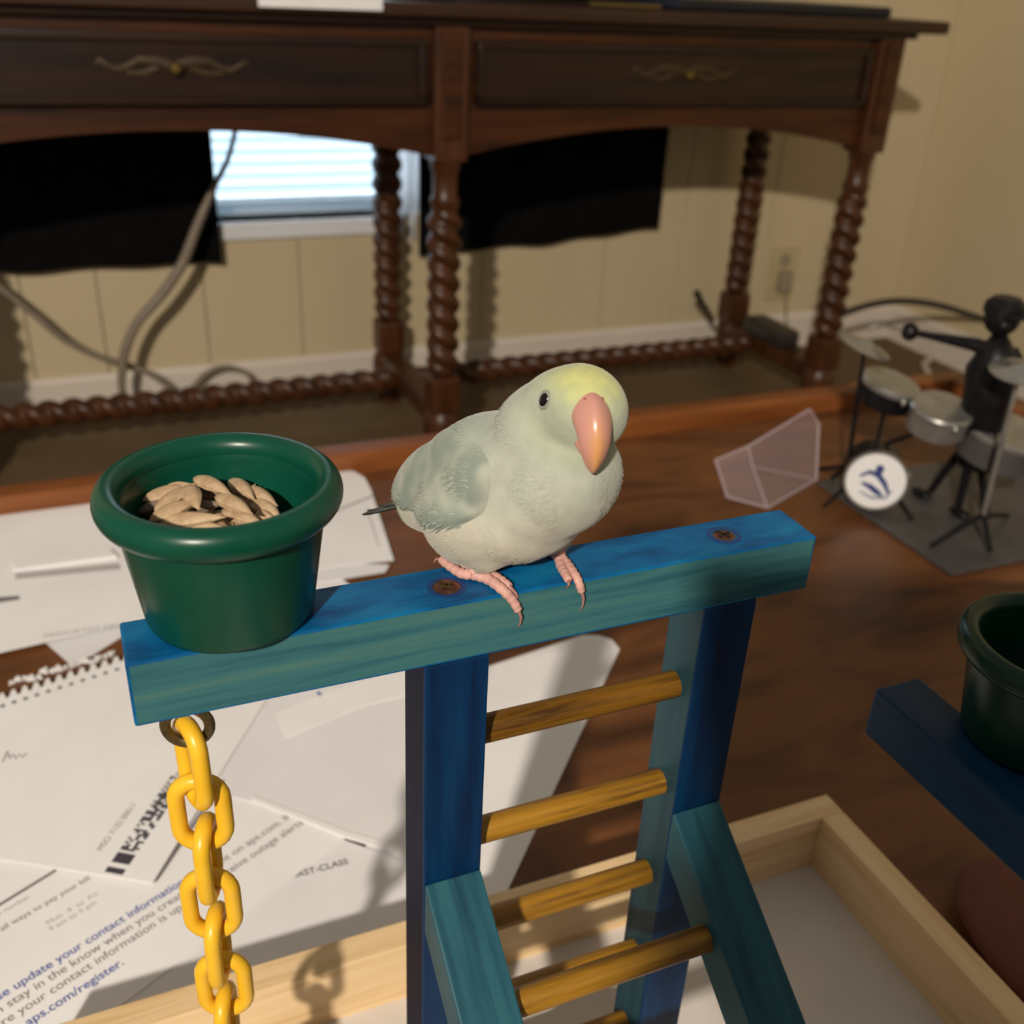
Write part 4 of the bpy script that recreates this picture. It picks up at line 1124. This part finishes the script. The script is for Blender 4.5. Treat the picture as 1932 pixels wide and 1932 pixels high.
# ================================================================== drummer figurine
dk = empty('drummer_figurine', (0.84, 0.62, TZ), 'black metal drummer sculpture with drum kit on a grey base plate', 'figurine')
d1, d2 = at(1795, 1090, z=TZ), at(1540, 915, z=TZ)
ex = (d1 - d2); wl = ex.length; ex.normalize(); ey = Vector((-ex.y, ex.x, 0))
if ey.x < 0: ey = -ey
c4 = [d1, d2, d2 + ey * 0.26, d1 + ey * 0.26]
obj('base_plate', MB().prism([(p.x, p.y) for p in c4], (TZ + 0.0002, TZ + 0.005), 'z'), M['plate'], dk, bevel=0.002)
BPZ = TZ + 0.005
def ground(px, py): return at(px, py, z=BPZ)
def above(px, py, g):
    """point on the vertical plane through ground point g facing the lens"""
    n = Vector((g.x, g.y, 0)).normalized()
    d = ROT @ Vector(((px - 966) / FPX, (py - 966) / FPX, 1.0))
    t = n.dot(g) / n.dot(d)
    return Vector((0, 0, H)) + d * t
# bass drum
gb = ground(1655, 972)
bc = above(1652, 906, gb)
fc = (Vector((0.50, -0.86, 0)) * -1)
ax = Vector((-0.62, -0.80, 0.10)).normalized()          # head faces the viewer and left
Rb = ax.to_track_quat('Z', 'Y').to_matrix()
R0 = 0.0285
bd = obj('bass_drum', MB().lathe([(R0 * 0.9, -0.046), (R0, -0.045), (R0, -0.001), (R0 * 0.9, -0.001)], bc, 40, M=Rb), M['iron'], dk, smooth=True)
obj('drum_hoop', MB().lathe([(R0 * 0.98, -0.003), (R0 * 1.06, -0.002), (R0 * 1.06, 0.003), (R0 * 0.98, 0.003)], bc, 40, M=Rb, closed=True), M['steel'], bd, smooth=True)
obj('drum_head', MB().lathe([(R0 * 0.985, 0.0), (R0 * 0.985, 0.0022), (0, 0.0026)], bc, 40, M=Rb), M['drumhead'], bd)
lg_ = MB()
def logo(pts, wd): lg_.tube([bc + Rb @ Vector((a * R0, b * R0, 0.0030)) for a, b in pts], wd * R0, 6)
# Rb axes: find which in-plane axis points to image right / up
er_ = Rb @ Vector((1, 0, 0)); eu_ = Rb @ Vector((0, 1, 0))
def LG(a, b):
    # a to the viewer's right, b up, in head radii
    rt = Vector((ax.y * -1, ax.x, 0)).normalized(); upv = ax.cross(rt) * -1
    if upv.z < 0: upv = -upv
    if rt.x < 0: rt = -rt
    return bc + ax * 0.0029 + rt * (a * R0) + upv * (b * R0)
lg_.tube([LG(-0.55, 0.10), LG(-0.25, 0.30), LG(0.05, 0.22), LG(0.30, -0.05), LG(0.50, -0.40)], [0.0012, 0.0022, 0.0030, 0.0026, 0.0012], 6)
lg_.tube([LG(0.02, 0.28), LG(0.06, 0.45), LG(0.02, 0.58)], [0.0030, 0.0042, 0.0026], 8)
lg_.tube([LG(-0.45, -0.12), LG(-0.15, -0.22), LG(0.10, -0.38), LG(0.30, -0.50)], [0.0012, 0.0028, 0.0030, 0.0014], 6)
lg_.tube([LG(-0.45, -0.45), LG(0.0, -0.62), LG(0.42, -0.55), LG(0.58, -0.25)], [0.0006, 0.0010, 0.0010, 0.0006], 6)
for v in lg_.v:
    dd = (v - bc).dot(ax); v -= ax * (dd - 0.0027 - 0.0002 * (dd > 0.0029))
obj('drum_emblem', lg_, M['ink_navy'], bd)
obj('lug', MB().ell(LG(0.98, 0.28) - ax * 0.006, (0.004, 0.004, 0.005)), M['steel'], bd, smooth=True)
for s_ in (-1, 1):
    rt = Vector((-ax.y, ax.x, 0)).normalized()
    obj('spur', MB().tube([bc - ax * 0.02 + rt * (s_ * R0 * 0.8) - Vector((0, 0, R0 * 0.6)), Vector((*(bc + rt * (s_ * R0 * 1.5)).xy, BPZ))], 0.002, 8), M['iron'], bd)
# toms
def drum(name, px, py, g, r, hgt, tilt, matside):
    c = above(px, py, g)
    Rt = Matrix.Rotation(tilt[0], 3, 'X') @ Matrix.Rotation(tilt[1], 3, 'Y')
    d = obj(name, MB().lathe([(r * 0.96, -hgt), (r, -hgt + 0.001), (r, 0), (r * 0.9, 0.0)], c, 36, M=Rt), matside, dk, smooth=True)
    obj('drum_head', MB().lathe([(r * 1.04, -0.004), (r * 1.05, 0.0), (r * 0.99, 0.002), (0, 0.0022)], c, 36, M=Rt), M['steel'], d, smooth=True)
    obj('lug', MB().ell(c + Vector((-r * 0.25, -r * 0.98, -hgt * 0.45)), (0.003, 0.003, 0.004)), M['steel'], d, smooth=True)
    return c
gk = ground(1700, 935)
t1 = drum('tom_drum', 1682, 722, gk, 0.0290, 0.022, (0.20, 0.12), M['iron'])
t2 = drum('tom_drum', 1778, 770, ground(1735, 965), 0.0285, 0.024, (0.20, -0.06), M['steel'])
t3 = drum('floor_tom', 1902, 812, ground(1900, 985), 0.040, 0.030, (0.15, 0.05), M['plate'])
obj('tom_mount', MB().tube([t1 + Vector((0, 0, -0.02)), bc - ax * 0.022 + Vector((-0.006, 0.0, R0 - 0.002))], 0.0022, 8), M['iron'], dk)
obj('tom_mount', MB().tube([t2 + Vector((-0.012, 0, -0.02)), bc - ax * 0.036 + Vector((0.006, 0.0, R0 - 0.003))], 0.0022, 8), M['iron'], dk)
# cymbals on stands
def cymbal(px, py, g, r, tilt, feet, pole_m):
    c = above(px, py, g)
    Rt = Matrix.Rotation(tilt[0], 3, 'X') @ Matrix.Rotation(tilt[1], 3, 'Y')
    st_ = obj('cymbal_stand', MB().tube([g + Vector((0, 0, 0.03)), c], [0.0026, 0.0018], 10), pole_m, dk, smooth=True)
    obj('cymbal', MB().lathe([(r, 0.0), (r, 0.0008), (r * 0.4, 0.003), (r * 0.25, 0.0065), (0, 0.008)], c, 40, M=Rt), M['steel'], st_, smooth=True, angle=50)
    for fpx in feet:
        p = ground(*fpx)
        obj('tripod_leg', MB().tube([g + Vector((0, 0, 0.034)), p + Vector((0, 0, 0.002))], 0.0024, 8), M['iron'], st_)
    return c
cy1 = cymbal(1632, 655, ground(1588, 935), 0.0255, (0.20, 0.26), ((1570, 905), (1602, 938), (1545, 888)), M['iron'])
cy2 = cymbal(1925, 702, ground(1838, 1030), 0.026, (0.1, -0.1), ((1755, 1035), (1868, 1045), (1900, 975)), M['steel'])
# pedal posts, stool legs
def rod(name, pts, r, m='iron'): return obj(name, MB().tube(pts, r, 10), M[m], dk, smooth=True)
lb = ground(1755, 928)
rod('drummer_leg', [above(1818, 845, ground(1800, 940)), above(1782, 890, lb), lb], [0.0050, 0.0042, 0.0036])
rod('drummer_leg', [above(1836, 850, ground(1815, 965)), above(1822, 900, ground(1808, 968)), ground(1806, 966)], [0.0050, 0.0044, 0.0036])
for gx_ in ((1735, 930), (1806, 966)):
    g = ground(*gx_)
    obj('shoe', MB().ell(g + Vector((-0.006, -0.008, 0.0045)), (0.007, 0.012, 0.0045)), M['iron'], dk, smooth=True)
rod('seat_post', [above(1850, 862, ground(1860, 975)), ground(1860, 975)], 0.004)
sp = above(1845, 868, ground(1850, 975))
obj('stool_seat', MB().lathe([(0.018, -0.006), (0.020, -0.002), (0.020, 0.003), (0.016, 0.006), (0, 0.006)], sp, 28), M['iron'], dk, smooth=True)
# drummer body
gd = ground(1868, 985)
hip = above(1852, 800, gd); sh_ = above(1882, 662, gd); nk = above(1886, 632, gd); hd_ = above(1892, 598, gd)
tor = MB()
tor.tube([hip + Vector((0, 0, -0.010)), hip, hip.lerp(sh_, 0.35), hip.lerp(sh_, 0.75), sh_, nk], [0.016, 0.021, 0.022, 0.0245, 0.016, 0.007], 20)
obj('torso', tor, M['iron'], dk, smooth=True, angle=80)
hdm = MB().ell(hd_, (0.0165, 0.016, 0.0175))
hdm.ell(hd_ + Vector((-0.008, -0.010, -0.004)), (0.006, 0.006, 0.006))
hp = obj('head', hdm, M['iron'], dk, smooth=True)
cap = MB().lathe([(0.0185, 0.0), (0.018, 0.008), (0.012, 0.014), (0, 0.016)], hd_ + Vector((0, 0, 0.004)), 28)
cap.lathe([(0.020, 0), (0.020, 0.0025), (0, 0.0025)], hd_ + Vector((0.006, -0.012, 0.005)), 28)
obj('cap', cap, M['iron'], hp, smooth=True)
gh = ground(1760, 940)
hand = above(1717, 626, ground(1720, 935)); elb = above(1838, 650, gd)
arm = MB().tube([sh_ + Vector((-0.006, 0, 0.0)), elb, hand.lerp(elb, 0.35), hand], [0.0085, 0.0065, 0.0038, 0.0030], 12)
obj('arm', arm, M['iron'], dk, smooth=True, angle=80)
obj('hand', MB().ell(hand, (0.0082, 0.0082, 0.0088)), M['iron'], dk, smooth=True)
obj('drumstick', MB().tube([above(1850, 638, gd), hand, above(1655, 612, ground(1640, 930)), above(1640, 620, ground(1630, 930))], [0.0012, 0.0014, 0.0013, 0.0026], 8), M['steel'], dk)
arm2 = MB().tube([sh_ + Vector((0.012, -0.004, -0.002)), above(1925, 690, gd), above(1905, 735, gd)], [0.0085, 0.006, 0.005], 12)
obj('arm', arm2, M['iron'], dk, smooth=True, angle=80)

# ================================================================== clear plastic tub and red pouch
ctb = empty('clear_plastic_box', at(1440, 930, z=TZ), 'crumpled clear plastic box lying open on the table behind the bar', 'plastic box')
g1 = at(1430, 1000, z=TZ + 0.001)
def cl(px, py, dy): return at(px, py, y=g1.y + dy)
K = dict(a=cl(1350, 868, 0.06), b=cl(1412, 842, 0.06), c=cl(1528, 772, 0.09), d=cl(1545, 800, 0.085), e=cl(1540, 905, 0.055), f=cl(1448, 958, 0.02), g=cl(1372, 938, 0.03), h=cl(1420, 880, 0.05))
pm = MB()
V_ = [K[k] for k in 'abcdefgh']
fcs = [(0, 1, 7), (0, 7, 6), (1, 2, 7), (2, 3, 4), (2, 4, 7), (7, 4, 5), (7, 5, 6)]
nrm_ = Vector((0.1, 0.5, -0.2)).normalized() * 0.0012
pm.add(V_ + [v + nrm_ for v in V_], fcs + [tuple(i + 8 for i in reversed(f)) for f in fcs] + [(i, j, j + 8, i + 8) for i, j in ((0, 1), (1, 2), (2, 3), (3, 4), (4, 5), (5, 6), (6, 0))])
obj('shell', pm, M['clear'], ctb, bevel=0.0)
ed = MB()
ed.tube([K['a'], K['b'], K['c'], K['d'], K['e'], K['f'], K['g']], 0.0012, 8, closed=True)
ed.tube([K['b'], K['h'], K['f']], 0.0007, 6)
ed.tube([K['h'], K['e']], 0.0006, 6)
obj('rolled_edge', ed, M['clear_edge'], ctb, smooth=True)
rp_ = at(1900, 1800, z=TZ)
pr = MB().ell((rp_.x + 0.02, rp_.y - 0.02, TZ + 0.0125), (0.046, 0.07, 0.012), 32, 16)
tag(obj('red_pouch', pr, M['red'], smooth=True), 'dark red rounded pouch on the table at the lower right edge', 'pouch')

# ================================================================== the person taking the picture, seated at the table behind the phone
def skin(name, chains, m, parent, sub=2):
    """chains: lists of (point, radius); joined where points coincide, grown into one surface"""
    vs, es, rs, key = [], [], [], {}
    for chn in chains:
        prev = None
        for p, r in chn:
            k = tuple(round(c, 4) for c in p)
            if k not in key: key[k] = len(vs); vs.append(Vector(p)); rs.append(r)
            if prev is not None: es.append((prev, key[k]))
            prev = key[k]
    off = parent.location if parent is not None else Vector((0, 0, 0))
    me_ = bpy.data.meshes.new(name); me_.from_pydata([v - off for v in vs], es, [])
    o = bpy.data.objects.new(name, me_); COL.objects.link(o)
    o.modifiers.new('skin', 'SKIN'); sb = o.modifiers.new('sub', 'SUBSURF'); sb.levels = sub; sb.render_levels = sub
    for i, v in enumerate(me_.skin_vertices[0].data): v.radius = (rs[i], rs[i]); v.use_root = (i == 0)
    d_ = bpy.context.evaluated_depsgraph_get(); d_.update()
    nm = bpy.data.meshes.new_from_object(o.evaluated_get(d_)); nm.name = name
    o.modifiers.clear(); o.data = nm; bpy.data.meshes.remove(me_)
    nm.materials.clear(); nm.materials.append(m)
    for p in nm.polygons: p.use_smooth = True
    if parent is not None: o.parent = parent
    return o
M['skin'] = noisy('skin', [lin(196, 146, 120), lin(208, 160, 134)], (30, 30, 30), 4, 0.5, Subsurface_Weight=0.1, Subsurface_Radius=(0.01, 0.004, 0.002))
M['shirt'] = noisy('grey_knit', [lin(70, 72, 78), lin(86, 88, 94)], (200, 200, 200), 3, 0.85, 0.2, 0.001)
M['jeans'] = noisy('blue_denim', [lin(40, 52, 78), lin(54, 68, 96)], (300, 300, 300), 3, 0.85, 0.2, 0.001)
M['hair'] = noisy('brown_hair', [lin(48, 32, 22), lin(70, 48, 34)], (300, 300, 40), 4, 0.5, 0.3, 0.001)
M['couch'] = noisy('olive_cushion', [lin(78, 74, 58), lin(92, 88, 70)], (60, 60, 60), 4, 0.85, 0.2, 0.002)
tag(obj('ottoman', MB().box((-0.36, -0.98, 0.0), (0.34, -0.50, 0.285)), M['couch'], bevel=0.03, seg=3, smooth=True), 'olive cushioned ottoman the photographer sits on, before the table', 'ottoman')
pr_ = empty('person', (-0.06, -0.62, 0.0), 'person in grey sweater and jeans seated at the table holding a phone', 'person')
HDc = Vector((-0.145, -0.31, 0.935))
RH = Vector((0.055, -0.075, 0.735)); LHp = Vector((-0.15, -0.35, 0.525))
pelvis = (-0.03, -0.70, 0.415); chest = (-0.07, -0.50, 0.77); neck = (-0.12, -0.405, 0.850)
sR = (0.125, -0.47, 0.845); sL = (-0.262, -0.475, 0.885); eR = (0.175, -0.29, 0.650); eL = (-0.30, -0.52, 0.58)
wR = (RH.x + 0.020, RH.y - 0.055, RH.z - 0.035); wL = (LHp.x - 0.05, LHp.y - 0.07, LHp.z + 0.012)
hR, hL = (0.06, -0.68, 0.40), (-0.13, -0.69, 0.40)
kR, kL = (0.17, -0.24, 0.450), (-0.19, -0.26, 0.450)
aR, aL = (0.16, -0.19, 0.085), (-0.20, -0.20, 0.085)
tR, tL = (0.17, -0.06, 0.03), (-0.22, -0.07, 0.03)
chains = [[(pelvis, 0.115), ((-0.045, -0.65, 0.56), 0.11), (chest, 0.115), (neck, 0.052), (tuple(HDc - Vector((0.0, 0.035, 0.055))), 0.058), (tuple(HDc), 0.078), (tuple(HDc + Vector((0, 0.012, 0.045))), 0.070)],
          [(chest, 0.115), (sR, 0.056), (eR, 0.040), (wR, 0.026), (tuple(RH), 0.028)],
          [(chest, 0.115), (sL, 0.056), (eL, 0.040), (wL, 0.026), (tuple(LHp), 0.028)],
          [(pelvis, 0.115), (hR, 0.085), (kR, 0.058), (aR, 0.038), (tR, 0.032)],
          [(pelvis, 0.115), (hL, 0.085), (kL, 0.058), (aL, 0.038), (tL, 0.032)]]
pb_ = skin('body', chains, M['skin'], pr_)
for hand_, sx, up in ((RH, 1, Vector((0.10, 0.35, 0.93))), (LHp, -1, Vector((0.15, 0.95, -0.15)))):
    up = up.normalized(); sd = (Vector((1, 0, 0)) - up * up.x).normalized()
    nr = up.cross(sd)
    for q, (o_, ln) in enumerate(((-0.024, 0.058), (-0.008, 0.068), (0.008, 0.064), (0.023, 0.050))):
        b_ = hand_ + sd * o_ * sx + up * 0.018
        skin('finger', [[(tuple(b_), 0.0085), (tuple(b_ + up * ln * 0.45 - nr * 0.006), 0.008), (tuple(b_ + up * ln * 0.78 - nr * 0.016), 0.0075), (tuple(b_ + up * ln - nr * 0.028), 0.0062)]], M['skin'], pr_, 1)
    b_ = hand_ - sd * 0.024 * sx - up * 0.008
    skin('thumb', [[(tuple(b_), 0.011), (tuple(b_ - sd * 0.022 * sx + up * 0.022 - nr * 0.006), 0.0095), (tuple(b_ - sd * 0.030 * sx + up * 0.045 - nr * 0.012), 0.0075)]], M['skin'], pr_, 1)
V3 = lambda p, q, t: tuple(Vector(p).lerp(Vector(q), t))
skin('sweater', [[(V3(pelvis, chest, 0.02), 0.135), ((-0.045, -0.65, 0.56), 0.128), (chest, 0.130), (V3(chest, neck, 0.75), 0.075)],
                 [(chest, 0.130), (sR, 0.068), (eR, 0.051), (V3(eR, wR, 0.85), 0.037)], [(chest, 0.130), (sL, 0.068), (eL, 0.051), (V3(eL, wL, 0.85), 0.037)]], M['shirt'], pr_)
skin('jeans', [[(pelvis, 0.130), (hR, 0.098), (kR, 0.070), (V3(kR, aR, 0.9), 0.052)], [(pelvis, 0.130), (hL, 0.098), (kL, 0.070), (V3(kL, aL, 0.9), 0.052)]], M['jeans'], pr_)
for a_, t_ in ((aR, tR), (aL, tL)):
    sh2 = MB().ell(((a_[0] + t_[0]) / 2, (a_[1] + t_[1]) / 2 - 0.02, 0.042), (0.045, 0.13, 0.042), 20, 12)
    for v in sh2.v: v.z = max(v.z, 0.0005)
    obj('shoe', sh2, M['iron'], pr_, smooth=True)
hr = MB().ell(HDc + Vector((0, -0.018, 0.022)), (0.088, 0.094, 0.098), 28, 18)
hr.ell(HDc + Vector((0, -0.055, -0.035)), (0.078, 0.06, 0.10), 24, 14)
obj('hair', hr, M['hair'], pr_, smooth=True)
fdir = Vector((0.28, 0.72, -0.63)).normalized()
fs_ = fdir.cross(Vector((0, 0, 1))).normalized(); fu_ = fs_.cross(fdir)
fc_ = MB()
fc_.ell(HDc + fdir * 0.040 - fu_ * 0.02, (0.062, 0.062, 0.070), 24, 16)
fc_.ell(HDc + fdir * 0.103 - fu_ * 0.018, (0.012, 0.014, 0.016), 12, 8)
for sx in (-1, 1):
    fc_.ell(HDc + fs_ * 0.084 * sx - fu_ * 0.01, (0.010, 0.020, 0.028), 12, 8)
fo_ = obj('face', fc_, M['skin'], pr_, smooth=True)
for sx in (-1, 1): obj('eye', MB().ell(HDc + fdir * 0.094 + fs_ * 0.028 * sx + fu_ * 0.006, (0.010, 0.010, 0.008), 12, 8), M['eye'], fo_, smooth=True)
obj('mouth', MB().ell(HDc + fdir * 0.094 - fu_ * 0.055, (0.020, 0.010, 0.006), 12, 8), M['nostril'], fo_, smooth=True)
# the phone, lens at its upper corner
fw_ = ROT @ Vector((0, 0, 1)); rt_ = ROT @ Vector((1, 0, 0)); dn_ = ROT @ Vector((0, 1, 0))
pc = Vector((0, 0, H)) - fw_ * 0.012 + rt_ * 0.022 + dn_ * 0.058
PMx = Matrix.Translation(pc) @ Matrix((rt_, dn_, fw_)).transposed().to_4x4()
ph = empty('phone', pc, 'black phone in the hand of the seated person', 'phone')
obj('phone_body', MB().box((-0.036, -0.074, -0.004), (0.036, 0.074, 0.004), PMx), M['black_plastic'], ph, bevel=0.0035, seg=3)
obj('camera_bump', MB().box((-0.032, -0.070, 0.0038), (-0.006, -0.040, 0.0055), PMx), M['black_plastic'], ph, bevel=0.001)
